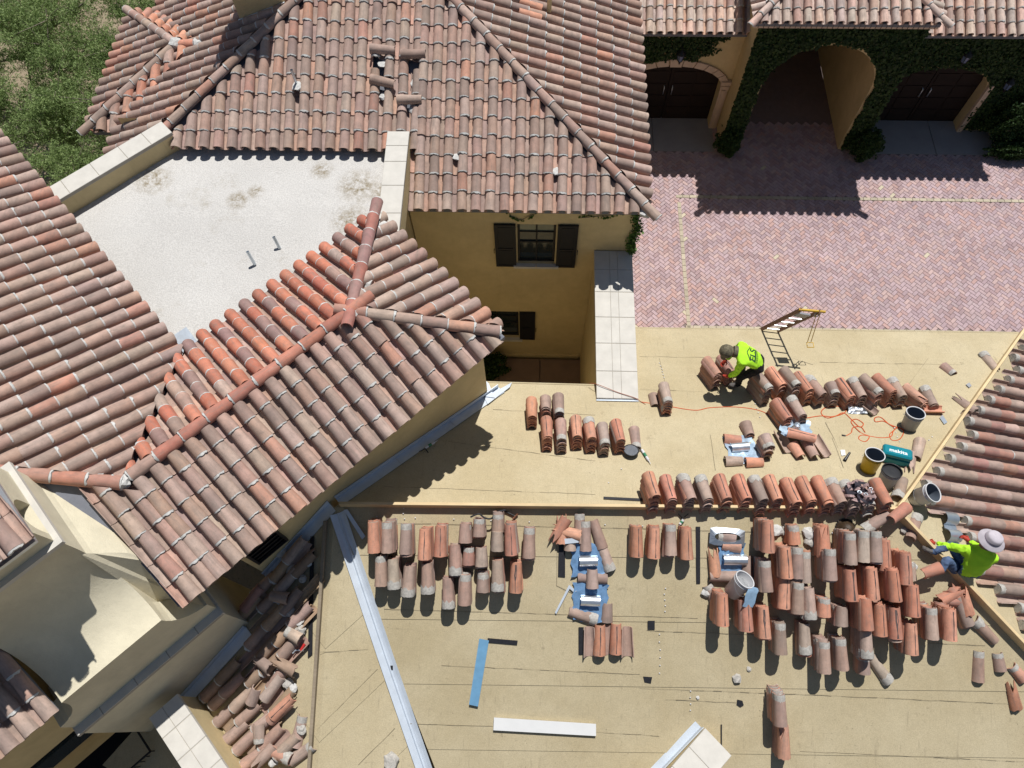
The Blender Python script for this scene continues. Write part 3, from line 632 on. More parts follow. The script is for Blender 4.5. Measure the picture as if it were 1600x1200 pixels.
tile_slope(HL, f1, p1, (-1, 1), [se(sW - d_, eV, ZEF - .02), se(sW - d_, eN, ZEF - .02), B, J], sp=.262, ex=.345, phase=.1, cpal=[S7(190, 122, 98), S7(180, 112, 92), S7(192, 128, 104), S7(186, 118, 96), S7(146, 118, 112)], mixp=.15, cp2=BROWN, ppal=PINK + BROWN)
tile_slope(HL, f3, p3, NE_, [se(sW, eN + d_, ZEF - .02), se(sE, eN + d_, ZEF - .02), B], sp=.255, ex=.36, phase=.12, mixp=.05, ppal=PINK)
tile_slope(HL, fe, pE, NE_, [se(-13.5, eV + d_, ZEF - .02), c1 + V((.03, .03, -.02)), J, Hw, se(-13.5, EJ - hw, ZR + TF * hw)], free=(3, 4), sp=.262, ex=.365, phase=.13, mixp=.09, ppal=PINK + BROWN, inset=.03)
rd = (0, 0, 1)
ridge_run(f2, J + V((.1, .1, .02)), B + V((.1, .1, .02)), rd, [S7(182, 122, 104), S7(172, 114, 98)], BROWN, .3, ex=.40); ridge_run(f2, c2 + V((-.10, 0, .06)), B, rd, BROWN, RED, .3, ex=.40)
ridge_run(f1, c3 + V((0, .22, .02)), B + V((0, 0, .02)), rd, [S(168, 112, 100), S(150, 116, 112)], ex=.40); ridge_run(fe, J + V((-.02, 0, .02)), Hw, rd, [S7(176, 124, 106), S7(164, 122, 110)], RED, .3, ex=.42)
lump('mortar_patch', J + V((.02, .02, .10)), .12, f2, seed=11); lump('mortar_patch', B + V((.02, 0, .11)), .12, f2, seed=12); lump('mortar_patch', at(415, 0, Zp(8)) * 0 + at(147, 743, Zp(7.95)), .12, f2, seed=13, flat=.4)
for k, (x, y) in enumerate(((598, 352), (590, 380), (580, 410), (572, 440), (566, 466))): lump('mortar_patch', at(x, y, p3, .06), .10, f3, seed=70 + k, flat=.45)
HL.flush()
# walls of the rotated wing
SWL = -4.44; EWL = 3.22
m = MB(); vw = at(410, 850, ((se(SWL, 0, 0)), V((1, -1, 0)).normalized()))
def wall_se(mb, s, e0, e1, z0, z1): mb.face([se(s, e0, z0), se(s, e1, z0), se(s, e1, z1), se(s, e0, z1)])
m.prism([se(SWL, -1.6, 0), se(SWL, EWL, 0), se(sW + .25, EWL, 0), se(sW + .25, -1.6, 0)], (0, 0, 7.12))
wl_ = m.build('wall', M_stucco, Lw)
# vent window in that wall
plw = (se(SWL, 0, 0), V((1, -1, 0)).normalized()); q = [at(373, 859, plw), at(420, 825, plw), at(448, 842, plw), at(402, 874, plw)]
ev = [(p.x + p.y) / R2 for p in q]; e0, e1 = sum((ev[0], ev[3])) / 2, sum((ev[1], ev[2])) / 2; z1 = (q[0].z + q[1].z) / 2; z0 = (q[2].z + q[3].z) / 2
m = MB(); m.prism([se(SWL + .002, e0, z0), se(SWL + .002, e1, z0), se(SWL + .002, e1, z1), se(SWL + .002, e0, z1)], ((.02 / R2, -.02 / R2, 0))); wv = m.build('vent_window', M_dark, Lw)
m = MB(); fw = .035
for r in ((e0 - fw, e1 + fw, z0 - fw, z0), (e0 - fw, e1 + fw, z1, z1 + fw), (e0 - fw, e0, z0, z1), (e1, e1 + fw, z0, z1)): m.prism([se(SWL + .003, r[0], r[2]), se(SWL + .003, r[1], r[2]), se(SWL + .003, r[1], r[3]), se(SWL + .003, r[0], r[3])], (.05 / R2, -.05 / R2, 0))
m.build('window_frame', M_black, wv)
for k in range(6):
    zz = z0 + (k + .5) * (z1 - z0) / 6; m = MB(); m.prism([se(SWL + .024, e0, zz - .03), se(SWL + .024, e1, zz - .03), se(SWL + .05, e1, zz + .0), se(SWL + .05, e0, zz + .0)], (0, 0, .012)); m.build('louvre', M_black, wv)

# ---------------------------------------------------------------- chimney bay with its curved shoulder, ledge and tiled cap
Ch = thing('chimney', 'massive pale stucco chimney with curved shoulder, arched opening and little tiled cap', 'chimney', se(-5, -3.4, 5))
E0, E1 = -4.16, -2.70; S1 = -4.17; ZB, ZC_, ZL = 6.13, 7.10, 8.72
ZL = 8.60; prof = [(S1, 5.6), (S1, ZC_)] + [(S1 - .96 * math.sin(a), ZC_ + 1.28 * (1 - math.cos(a)) ** 1.0) for a in [math.pi / 2 * k / 14 for k in range(1, 15)]] + [(S1 - .965, ZL)]
m = MB(); n_ = len(prof); sb = -6.4
L_ = [se(s, E0, z) for s, z in prof] + [se(sb, E0, ZL), se(sb, E0, 5.6)]; R_ = [se(s, E1, z) for s, z in prof] + [se(sb, E1, ZL), se(sb, E1, 5.6)]; k = len(L_)
m.mesh(L_ + R_, [tuple(range(k - 1, -1, -1)), tuple(range(k, 2 * k))] + [(i, i + 1, k + i + 1, k + i) for i in range(k - 1)])
for i, f in enumerate(m.f): m.sm[i] = True
body = m.build('shaft', M_stucco2, Ch); body.data.set_sharp_from_angle(angle=math.radians(40))
fl_ = [(-2.74, 5.8), (-2.74, 8.15), (-2.66, 7.98), (-2.58, 7.87), (-2.50, 7.76), (-2.42, 7.65), (-2.36, 7.52), (-2.33, 7.40), (-2.32, 7.0), (-2.32, 5.8)]
def sfr(z):
    a = math.acos(max(0, min(1, 1 - (z - ZC_) / 1.28))) if z > ZC_ else 0
    return S1 - .96 * math.sin(a) - .003
m = MB(); A_ = [se(sfr(z), e, z) for e, z in fl_]; B_ = [se(-6.4, e, z) for e, z in fl_]; k = len(fl_); m.mesh(A_ + B_, [tuple(range(k)), tuple(range(2 * k - 1, k - 1, -1))] + [(i, k + i, k + (i + 1) % k, (i + 1) % k) for i in range(k)]); m.build('flare', M_stucco2, Ch)
# scroll feet on both sides of the base
for sd, ee in ((1, E1), (-1, E0)):
    pr = [(0, ZC_)] + [(.42 * (1 - math.cos(a)), ZC_ - .62 * math.sin(a)) for a in [math.pi / 2 * i / 8 for i in range(1, 9)]] + [(.42, ZB - .2), (0, ZB - .2)]
    A_ = [se(S1, ee + sd * x, z) for x, z in pr]; m = MB(); m.prism(A_, (-.34 / R2, .34 / R2, 0)); m.build('scroll_foot', M_stucco2, Ch)
# ledge
cx = (E0 + E1) / 2; sl_ = S1 - .96
def bx_se(mb, s0, s1, e0, e1, z0, z1, mi=0): mb.prism([se(s0, e0, z0), se(s1, e0, z0), se(s1, e1, z0), se(s0, e1, z0)], (0, 0, z1 - z0), mi)
m = MB(); bx_se(m, -6.42, sl_ + .06, E0 - .05, E1 + .05, ZL, ZL + .07); m.build('ledge', M_stone, Ch)
# upper chamber with an arched opening on each open side
zt = 9.22; ia = .07
m = MB(); s_a, s_b = sl_ - .02, -6.3; aw = .24; ac = -5.50; az = ZL + .07
def arch_wall(mb, f, u0, u1, z0, z1, uc, hw_, zs, n=10): # f(u,z) -> point; arch from z0 to zs + hw
    pts = [(uc - hw_, z0)] + [(uc - hw_ * math.cos(math.pi * i / n), zs + hw_ * math.sin(math.pi * i / n)) for i in range(n + 1)] + [(uc + hw_, z0)]
    mb.face([f(u0, z0), f(uc - hw_, z0), f(uc - hw_, z1), f(u0, z1)]); mb.face([f(uc + hw_, z0), f(u1, z0), f(u1, z1), f(uc + hw_, z1)])
    for (a, b), (c, d) in zip(pts[1:-2], pts[2:-1]): mb.face([f(a, b), f(c, d), f(c, z1), f(a, z1)])
    return pts
for ee, sd in ((E1 - .02, 1), (E0 + .02, -1)):
    f_ = lambda u, z, ee=ee: se(u, ee, z)
    pts = arch_wall(m, f_, s_b, s_a, az, zt, ac, aw, az + .18)
    for (a, b), (c, d) in zip(pts, pts[1:]): m.face([se(a, ee, b), se(c, ee, d), se(c, ee - sd * .22, d), se(a, ee - sd * .22, b)])
m.face([se(s_a, E0 + .02, az), se(s_a, E1 - .02, az), se(s_a, E1 - .02, zt), se(s_a, E0 + .02, zt)]); m.face([se(s_b, E0 + .02, az), se(s_b, E0 + .02, zt), se(s_b, E1 - .02, zt), se(s_b, E1 - .02, az)])
m.face([se(s_b, E0 + .02, az + .002), se(s_a, E0 + .02, az + .002), se(s_a, E1 - .02, az + .002), se(s_b, E1 - .02, az + .002)])
m.build('upper_chamber', M_stucco2, Ch)
m = MB(); bx_se(m, s_b - .06, s_a + .24, E0 - .03, E1 + .03, zt, zt + .05); cap = m.build('cap_fascia', M_galv, Ch)
pc = slope(se(s_a + .28, 0, zt + .07), (1, -1), .32)
for i in range(6):
    for k in range(4):
        e_ = E0 - .02 + (i + .5) * .248; s_ = s_a + .24 - k * .36 - TL / 2 + .03; p = se(s_, e_, 0); p = drop(pc, p.x, p.y, .10)
        o = link('cap_tile', TMESH['cover%d' % random.randrange(6)], cap, frame(p, (-1, 1, .32), pc[1])); o.color = (*pick(BROWN), 1)
        p = se(s_ + .0, e_ + .124, 0); p = drop(pc, p.x, p.y, .11); o = link('cap_tile', TMESH['pan0'], cap, frame(p, (-1, 1, .32), pc[1]) @ Matrix.Rotation(math.pi, 4, 'Y')); o.color = (*pick(PINK), 1)
# low wall and L-shaped coping at the foot of the chimney
Bw = thing('parapet_bay', 'low tan stucco bay capped with cream coping stones at the foot of the curved chimney', 'wall', se(-4, -3, 4))
zc = Zp(6.13); sO, eO = (4.44 * 0 + (-4.445 - 1.275) / R2), (-4.445 + 1.275) / R2
sI = sO - .18; eI = eO - .16; eL = -4.62
m = MB(); bx_se(m, -5.2, sO - .03, eL + .03, eO - .03, 0, 6.05); bayw = m.build('wall', M_stucco2, Bw)
def seq(s0, s1, e0, e1, z): return [se(s0, e0, z), se(s1, e0, z), se(s1, e1, z), se(s0, e1, z)]
coping(bayw, *seq(sI, sO, eL, eO, 6.13), [0, 1], [0, .17, .40, .62, .82, 1], .08)
coping(bayw, *seq(-4.9, sI, eI, eO, 6.13), [0, .5, 1], [0, 1], .08); coping(bayw, *seq(-4.9, sI, eL, eL + .18, 6.13), [0, .5, 1], [0, 1], .08)
# darker part of the wing further left: wall, opening and iron balcony
m = MB(); bx_se(m, -6.5, SWL, -7.5, -4.66, 5.35, 7.12); bx_se(m, -6.5, SWL, -4.9, -4.66, 0, 5.35); bx_se(m, -6.5, SWL - .6, -7.5, -4.9, 0, 5.35); m.build('wall', M_stucco, Lw)
bal = thing('balcony', 'black wrought-iron balcony railing under the dark eave at the bottom left corner', 'balcony', se(-4.1, -5.6, 3.2))
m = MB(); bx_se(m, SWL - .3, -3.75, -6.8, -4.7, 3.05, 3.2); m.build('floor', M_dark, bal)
for z_ in (3.35, 4.1):
    m = MB(); m.tube([se(-3.8, -6.8, z_), se(-3.8, -4.72, z_)], .018, 6); m.build('rail', M_black, bal); m = MB(); m.tube([se(-3.8, -4.72, z_), se(SWL, -4.72, z_)], .018, 6); m.build('rail', M_black, bal)
for k in range(19): m = MB(); e_ = -6.75 + k * .113; m.tube([se(-3.8, e_, 3.2), se(-3.8, e_, 4.1)], .009, 5); m.build('baluster', M_black, bal)
m = MB(); bx_se(m, SWL - .58, SWL - .55, -6.4, -5.1, 3.2, 5.2); m.build('door_glass', M_glass, bal)
# ================================================================ wing being re-roofed (bare yellow underlayment)
TI = .40; ph = math.radians(1.2); ex_ = V((math.cos(ph), math.sin(ph), 0)); ey_ = V((-math.sin(ph), math.cos(ph), 0))
R0 = at(1395, 800, Zp(5.8)); Q = at(523, 793, Zp(5.8))
I1 = slope(R0, ey_, TI); I2 = slope(R0, -ey_, TI); I4 = slope(R0, ex_, TI); I3a = slope(Q, (1, -1), TI); I3b = slope(Q, (-1, -1), TI)
Iw = thing('reroofed_wing', 'low wing stripped to yellow roof underlayment with tiles left on its right slope', 'house', (2, 3, 0))
HI = House(Iw)
def sheet(name, pts, pl, par, mat, off=.0, th=.05):
    m = MB(); m.prism([p + V((0, 0, off)) for p in pts], (0, 0, -th)); return m.build(name, mat, par)
def felt_slope(pts, pl, down, wd=.92, first=0.0, skew=0):
    part = sheet('roof_slope', [p + V((0, 0, -.012)) for p in pts], pl, Iw, M_felt)
    d = V((down[0], down[1], 0)).normalized(); top = min(p.dot(d) for p in pts); bot = max(p.dot(d) for p in pts); k = 0
    e = d.cross(V((0, 0, 1)))
    a = top - first
    while a < bot:
        b = a + wd; q = clip(pts, d * a, d); q = clip(q, d * (b + .02), -d) if len(q) > 2 else q
        if len(q) > 2:
            q = [p + V((0, 0, .003 + .010 * min(1, max(0, (p.dot(d) - a) / wd)))) for p in q]
            m = MB(); m.prism(q, (0, 0, -.006)); m.build('felt_sheet', M_felt, part)
        a = b
    return part
hipN = at(1600, 527, I1); hN = R0 + (ex_ + ey_) * 4.15; hN.z = 5.8 - TI * 4.15; hS = R0 + (ex_ - ey_) * 4.6; hS.z = 5.8 - TI * 4.6
we = at(752, 598, I1); ce = at(935, 603, I1); pe = at(935, 512.5, I1); hNe = at(1592, 521, I1)
rm = drop(I1, ce.x, (R0 + (Q - R0) * ((R0.x - ce.x) / (R0.x - Q.x))).y)
sN1 = felt_slope([Q, we, ce, rm], I1, ey_, first=.3); sN2 = felt_slope([rm, ce, pe, hNe, R0], I1, ey_, first=.3)
valS = drop(I2, Q.x + 5.2 * math.cos(math.radians(-67.2)), Q.y - 5.2 * math.sin(math.radians(67.2)))
sS = felt_slope([Q, R0, hS, drop(I2, valS.x, hS.y)], I2, -ey_, first=.25)
sA = felt_slope([Q, valS + V((0, 0, 0)), V((Q.x + .0, Q.y - 4.9, 5.8 - TI * 4.9 / R2))], I3a, (1, -1), first=.4)
wq = se(SWL, (Q.x + Q.y) / R2, 0); wq = drop(I3b, wq.x, wq.y)
sB = felt_slope([Q, V((Q.x, Q.y - 4.9, 5.8 - TI * 4.9 / R2)), drop(I3b, -5.6, Q.y - 4.4), drop(I3b, -7.0, -.9), drop(I3b, -4.9, 1.2), wq], I3b, (-1, -1), first=.4)
sR = felt_slope([R0, hN, hS], I4, ex_, first=.2)
# dark seam lines along and down the sheets, thin lap shadow put in as colour
M_lap = plain('lap_shade', (.24, .20, .135), .9, 0, .4, 20)
def seam_shade(pl, pts, w=.004, par=None, h=.017):
    m = MB()
    for (x0, y0), (x1, y1) in zip(pts, pts[1:]):
        n = max(2, int(math.hypot(x1 - x0, y1 - y0) / 14)); pr = None
        for k in range(n + 1):
            t = k / n; p = at(x0 + (x1 - x0) * t + random.uniform(-.4, .4), y0 + (y1 - y0) * t + random.uniform(-.5, .5), pl, h)
            if pr is not None:
                d = (p - pr).normalized(); s = d.cross(pl[1]).normalized() * (w * random.uniform(.25, 1))
                if True: m.face([pr - s, p - s, p + s, pr + s])
            pr = p
    return m.build('lap_line', M_lap, par)
for pts in ([(560, 816), (1000, 826), (1395, 838)], [(600, 952), (1090, 966)], [(690, 1040), (830, 1046), (1000, 1054)], [(640, 1131), (770, 1135)], [(932, 1144), (1030, 1150)], [(1010, 985), (1180, 992)], [(1000, 1075), (1300, 1087), (1580, 1100)], [(1040, 1093), (1150, 1098)], [(1250, 1174), (1600, 1190)], [(1450, 1005), (1540, 1009)], [(870, 852), (870, 915), (900, 930)], [(1080, 885), (1120, 890)]): seam_shade(I2, pts, par=sS)
for pts in ([(1000, 557), (1130, 559)], [(1000, 608), (1100, 612)], [(1110, 679), (1118, 735)], [(1280, 566), (1500, 570)], [(1240, 560), (1270, 570)], [(1290, 660), (1310, 700)], [(1030, 560), (1040, 600)], [(1390, 640), (1450, 560)], [(1300, 684), (1318, 730)]): seam_shade(I1, pts, par=sN2)
for pts in ([(770, 640), (930, 648)], [(700, 690), (930, 720)], [(600, 760), (930, 772)]): seam_shade(I1, pts, par=sN1)
for pts in ([(495, 1140), (590, 1045)], [(560, 1195), (617, 1138)], [(500, 1019), (575, 1015)]): seam_shade(I3a, pts, par=sA)
# walls under the eaves
m = MB(); m.prism([(Q.x + .3, 2.6, 0), (-2.4, 4.2, 0), (ce.x + .0, 5.25, 0), (1.9, 5.25, 0), (1.9, pe.y - .3, 0), (hN.x - .5, pe.y - .3, 0), (hN.x - .5, hS.y + .4, 0), (valS.x, hS.y + .4, 0), (Q.x, -1.2, 0)], (0, 0, 3.2)); m.build('wall', M_stucco, Iw)
m = MB(); 
for a, b in ((we, ce), (pe, hNe)): m.prism([a + V((0, .012, -.005)), b + V((0, .012, -.005)), b + V((0, .012, -.16)), a + V((0, .012, -.16))], (0, .025, 0))
m.build('drip_edge', M_felt, Iw)
m = MB(); m.prism([V((we.x - .2, 5.72, 0)), V((ce.x + .2, 5.72, 0)), V((ce.x + .2, 5.5, 0)), V((we.x - .2, 5.5, 0))], (0, 0, 4.6)); m.build('wall', M_stucco, Iw)
# wooden ridge and hip nailers
def board(name, a, b, w, h, mat, par, up=V((0, 0, 1))):
    a, b = V(a), V(b); d = b - a; dn_ = d.normalized(); M = frame((a + b) / 2, d, up - dn_ * up.dot(dn_)); m = MB(); m.box(M, w, d.length, h, bev=.003); return m.build(name, mat, par)
board('ridge_board', at(520, 783, Zp(5.80), .02) * 0 + Q + V((.1, .03, .0)), R0 + V((.02, .02, 0)), .045, .17, M_pine, Iw)
board('hip_board', R0 + V((.03, .03, -.01)), hN + V((-.05, -.05, -.0)), .045, .14, M_pine, Iw)
board('hip_board', R0 + V((.03, -.03, -.01)), hS + V((0, 0, 0)), .045, .17, M_pine, Iw)
board('hip_board', Q + V((-.12, -.2, -.06)), V((Q.x - .12, Q.y - 4.8, 5.8 - TI * 4.8 / R2 - .02)), .05, .09, M_oldwood, Iw)
# metal valley
vd = (valS - Q).normalized(); vn = (I2[1].normalized() + I3a[1].normalized()).normalized(); vx = vd.cross(vn).normalized()
def valley(a, b, par, w=.12):
    m = MB(); pr = [(-w, .045), (-w * .55, .02), (-.02, .012), (0, .035), (.02, .012), (w * .55, .02), (w, .045)]
    L_ = [a - vx * x + V((0, 0, z + abs(x) * .1)) for x, z in pr]; R_ = [b - vx * x + V((0, 0, z + abs(x) * .1)) for x, z in pr]; n = len(pr)
    m.mesh(L_ + R_, [(i, i + 1, n + i + 1, n + i) for i in range(n - 1)]); lo = [p - V((0, 0, .008)) for p in L_ + R_]; m.mesh(lo, [(n + i, n + i + 1, i + 1, i) for i in range(n - 1)])
    return m.build('valley_flashing', M_flash, par)
valley(Q + vd * .10 + V((.02, 0, .0)), Q + vd * 2.45, Iw); valley(Q + vd * 2.40 + V((0, 0, .006)), valS, Iw)
m = MB(); m.prism([at(537, 797, I2, .03), at(543, 796, I2, .03), at(571, 838, I2, .03), at(566, 843, I2, .03)], (0, 0, .012)); m.build('flashing_strip', M_flash, Iw)
# step flashing along the stucco wall
def wallflash(a, b, hgt, outw, par, nout):
    m = MB(); u = V((0, 0, 1)); o = V(nout).normalized()
    m.prism([a, b, b + u * hgt, a + u * hgt], o * .014); m.prism([a + u * .02, b + u * .02, b + o * outw + u * (.02 - .0), a + o * outw + u * .02], (0, 0, .012)); return m.build('wall_flashing', M_flash, par)
def wp(s, e, pl, h=0): p = se(s, e, 0); return drop(pl, p.x, p.y, h)
nse = V((1, -1, 0)); eQ = (Q.x + Q.y) / R2
def lflash(s, e0, e1, pl, par):
    n = 3
    for k in range(n):
        ea, eb = e0 + (e1 - e0) * k / n, e0 + (e1 - e0) * (k + 1) / n - .004
        a, b = wp(s + .01, ea, pl, -.02 + .003 * k), wp(s + .01, eb, pl, -.02 + .003 * k); c, d = wp(s + .19, ea, pl, .025 + .003 * k), wp(s + .19, eb, pl, .025 + .003 * k)
        m = MB(); u = V((0, 0, .17)); m.prism([a, b, b + u, a + u], nse.normalized() * .012); m.prism([a + V((0, 0, .045)), b + V((0, 0, .045)), d, c], (0, 0, .010)); m.build('wall_flashing', M_flash, par)
lflash(SWL, eQ + .1, EWL + .25, I1, Iw); lflash(SWL, eQ - .02, -1.62, I3b, Iw)
e_l = -4.5; lflash(sO - .03, -2.35, -4.2, I3b, Iw)
# splayed end pieces of the flashing at the wall corner
m = MB(); m.prism([at(757, 622, I1, .04), at(800, 598, I1, .04), at(797, 605, I1, .04), at(762, 632, I1, .04)], (0, 0, .02)); m.build('flashing_strip', M_flash, Iw)
m = MB(); m.prism([at(760, 596, I1, .06), at(764, 600, I1, .06), at(773, 622, I1, .06), at(758, 620, I1, .06)], (0, 0, .02)); m.build('flashing_strip', M_flash, Iw)
# black tape strip on the small slope
m = MB(); m.prism([at(485, 838, I3b, .03), at(491, 838, I3b, .03), at(488, 1022, I3b, .03), at(481, 1028, I3b, .03)], (0, 0, .008)); m.build('black_tape', M_tar, Iw)
# tiles still lying on the right slope
poly = [drop(I4, *(hN - ex_ * -.0).xy), drop(I4, *hS.xy), R0]
def i4(dx, dy, h=0): p = R0 + ex_ * dx + ey_ * dy; return drop(I4, p.x, p.y, h)
XE = 4.3
edge = [(1400, 0)]
def left_limit(dy): return abs(dy) + .16 if dy > .75 else (.62 if dy > .1 else (1.15 if dy > -1.05 else abs(dy) + .28 + .1))
rot4 = Matrix((ey_, -(ex_ - I4[1].normalized() * ex_.dot(I4[1].normalized())).normalized(), I4[1].normalized())).transposed()
n4 = I4[1].normalized(); up4 = -(ex_ - n4 * ex_.dot(n4)).normalized(); e4 = up4.cross(n4)
rows = 0; yy = -4.2
while yy < 4.2:
    for kind in (0, 1):
        dy = yy + (.131 if kind else 0); lim = left_limit(dy) + random.uniform(-.05, .10) - (.12 if kind else 0); b = 0; dx = XE
        first = True; cosI = 1 / math.sqrt(1 + TI * TI); seq_ = []
        while dx - .23 * cosI * 1.6 > lim: seq_.append(dx); dx -= .345 * cosI
        for j, dx in enumerate(seq_):
            last = j == len(seq_) - 1; p = i4(dx - .23 * cosI, dy)
            metal = kind == 0 and last and -.62 < dy < -.1
            mk = 'bare%d' % random.randrange(2) if kind == 0 and random.random() < .8 else ('cover%d' % random.randrange(6) if kind == 0 else 'pan0')
            if kind == 0 and last: mk = 'plug%d' % random.randrange(3)
            rt = Matrix((e4, up4, n4)).transposed()
            rt = rt @ (Matrix.Rotation(-.03, 3, 'X') if kind == 0 else Matrix.Rotation(math.pi, 3, 'Y') @ Matrix.Rotation(.03, 3, 'X')) @ Matrix.Rotation(random.gauss(0, .012), 3, 'Z')
            M = Matrix.Translation(p + n4 * (.070 if kind == 0 else .088)) @ rt.to_4x4()
            (HI.cov if kind == 0 else HI.pan).append((mk, M, pick(BROWN if kind == 0 and random.random() < .75 else ([S(172, 128, 112), S(162, 122, 112)] if kind == 0 else BROWN)), sR, None))
    yy += .262
HI.flush()
for x, y in ((1489, 808), (1494, 835)):
    p = at(x, y, I4, .16); m = MB(); n = 8
    pts = [(.105 * math.cos(math.pi * k / n), .105 * math.sin(math.pi * k / n)) for k in range(n + 1)]
    F = frame(p - n4 * .09, up4, n4); A_ = [F @ V((x_, -.13, z_)) for x_, z_ in pts]; B_ = [F @ V((x_, .13, z_)) for x_, z_ in pts]
    m.mesh(A_ + B_, [(k, k + 1, n + 2 + k, n + 1 + k) for k in range(n)], smooth=True); fl = [F @ V((-.105 - .09, -.13, .004)), F @ V((-.105, -.13, .004)), F @ V((-.105, .13, .004)), F @ V((-.105 - .09, .13, .004))]; m.face(fl)
    m.build('metal_saddle', M_galv, sR)
# ---- parapet wall beside the courtyard, and two corner copings on the lower roof
Pw = thing('parapet_wall', 'tall tan wall with wide cream coping stones between courtyard and driveway', 'wall', (1.5, 7, 0))
m = MB(); m.prism([(1.15, 5.38, 0), (1.85, 5.38, 0), (1.85, 8.56, 0), (1.15, 8.56, 0)], (0, 0, 4.86)); pwl = m.build('wall', M_stucco, Pw)
coping(pwl, V((1.12, 8.57, 4.95)), V((1.88, 8.57, 4.95)), V((1.88, 5.34, 4.95)), V((1.12, 5.34, 4.95)), [0, .40, .60, 1], [0, .14, .30, .475, .65, .83, 1], .085)
zk = Zp(5.20); a_, b_ = at(232, 1122, zk), at(277, 1084, zk); dn = (at(353, 1200, zk) - b_); dn = V((1, -1, 0)).normalized() * 2.4
P2 = thing('coping_wall', 'low wall with two rows of cream coping stones at the bottom left edge', 'wall', (a_.x, a_.y, 0))
ab = V((1, 1, 0)).normalized() * (b_ - a_).length
m = MB(); q = [a_, a_ + ab, a_ + ab + dn, a_ + dn]; cen = sum(q, V((0, 0, 0))) / 4; m.prism([V((p.x, p.y, 0)) + (V((cen.x, cen.y, 0)) - V((p.x, p.y, 0))).normalized() * .04 for p in q], (0, 0, 5.12)); pw2 = m.build('wall', M_stucco, P2)
coping(pw2, a_, a_ + ab, a_ + ab + dn, a_ + dn, [0, .46, 1], [0, .16, .33, .5, .66, .83, 1], .08)
top = at(1102, 1137, I2, .32); zk = Zp(top.z); r_ = at(1142, 1183, zk); d1 = V((1, -1, 0)).normalized() * (r_ - top).length; d2 = V((-1, -1, 0)).normalized() * 2.2
P3 = thing('corner_parapet', 'square cream coping stones on a low parapet at the bottom edge of the yellow roof', 'wall', (top.x, top.y, 3))
q = [top, top + d1, top + d1 + d2, top + d2]; cen = sum(q, V((0, 0, 0))) / 4; m = MB(); m.prism([V((p.x, p.y, 2.0)) + (V((cen.x, cen.y, 2.0)) - V((p.x, p.y, 2.0))).normalized() * .03 for p in q], (0, 0, top.z - 2.07)); pw3 = m.build('wall', M_stucco, P3)
coping(pw3, top, top + d1, top + d1 + d2, top + d2, [0, .5 * .0 + 1], [0, .17, .34, .5, .67, .84, 1], .07)
m = MB(); o_ = V((-1, 1, 0)).normalized(); a = drop(I2, top.x, top.y, .03); b = top + d2; b = drop(I2, b.x, b.y, .03); m.prism([a, b, b + o_ * .12, a + o_ * .12], (0, 0, .014)); m.prism([a, b, b + V((0, 0, .2)), a + V((0, 0, .2))], o_ * .012); m.build('wall_flashing', M_flash, P3)
m = MB(); p = at(967, 652, I1, .02); pm_ = [(1.12, 5.36), (1.88, 5.36), (1.88, 5.30), (1.12, 5.30)]; m.prism([drop(I1, x, y, .02) for x, y in pm_], (0, 0, .012)); m.build('wall_flashing', M_flash, Pw)

# ================================================================ garage building behind the driveway
Gw = thing('garage_building', 'garage building with ivy, arched doors and tall arched gateway in the shade at the back', 'garage', (8, 18, 0))
HG = House(Gw); TG = .40
YG, ZG, YT, ZT = 16.58, 3.46, 15.74, 4.46
pG = slope((0, YG, ZG), (0, -1), TG); pT = slope((0, YT, ZT), (0, -1), TG); X0, X1, X2, X3_ = 1.4, 5.38, 9.62, 13.6
TX0, TX1 = 5.22, 9.72
gl = deck('roof_slope', [drop(pG, X0, YG), drop(pG, 5.5, YG), drop(pG, 5.5, 20.5), drop(pG, X0, 20.5)], Gw); gr = deck('roof_slope', [drop(pG, 9.5, YG), drop(pG, X3_, YG), drop(pG, X3_ - 2.5, 19.1), drop(pG, 9.5, 20.5)], Gw)
tw = (TX1 - TX0) / 2; tap = V(((TX0 + TX1) / 2, YT + tw, ZT + TG * tw)); pTl = slope((TX0, 0, ZT), (-1, 0), TG); pTr = slope((TX1, 0, ZT), (1, 0), TG)
gt = deck('tower_roof_slope', [V((TX0, YT, ZT)), V((TX1, YT, ZT)), tap], Gw); gtl = deck('tower_roof_slope', [V((TX0, 21, ZT)), V((TX0, YT, ZT)), tap, V((tap.x, 21, tap.z))], Gw); gtr = deck('tower_roof_slope', [V((TX1, YT, ZT)), V((TX1, 21, ZT)), V((tap.x, 21, tap.z)), tap], Gw)
tile_slope(HG, gl, pG, (0, -1), [drop(pG, X0, YG - .04), drop(pG, 5.42, YG - .04), drop(pG, 5.42, 18.6), drop(pG, X0, 18.6)], free=(1, 2, 3), cpal=PALE, cp2=PINK, mixp=.2, ppal=PALE + PINK, sp=.262, ex=.36, phase=.1)
tile_slope(HG, gr, pG, (0, -1), [drop(pG, 9.62, YG - .04), drop(pG, X3_, YG - .04), drop(pG, X3_ - 2.0, 18.6), drop(pG, 9.62, 18.6)], free=(1, 2, 3), cpal=PALE, cp2=PINK, mixp=.2, ppal=PALE + PINK, sp=.262, ex=.36, phase=.15)
tile_slope(HG, gt, pT, (0, -1), [V((TX0, YT - .04, ZT - .016)), V((TX1, YT - .04, ZT - .016)), tap], cpal=PALE, cp2=PINK, mixp=.3, ppal=PALE + PINK, sp=.262, ex=.36, phase=.2)
tile_slope(HG, gtl, pTl, (-1, 0), [V((TX0 - .04, 18, ZT - .016)), V((TX0 - .04, YT, ZT - .016)), tap, V((tap.x, 18, tap.z))], free=(2, 3), cpal=PALE, ppal=PINK, sp=.262, ex=.36)
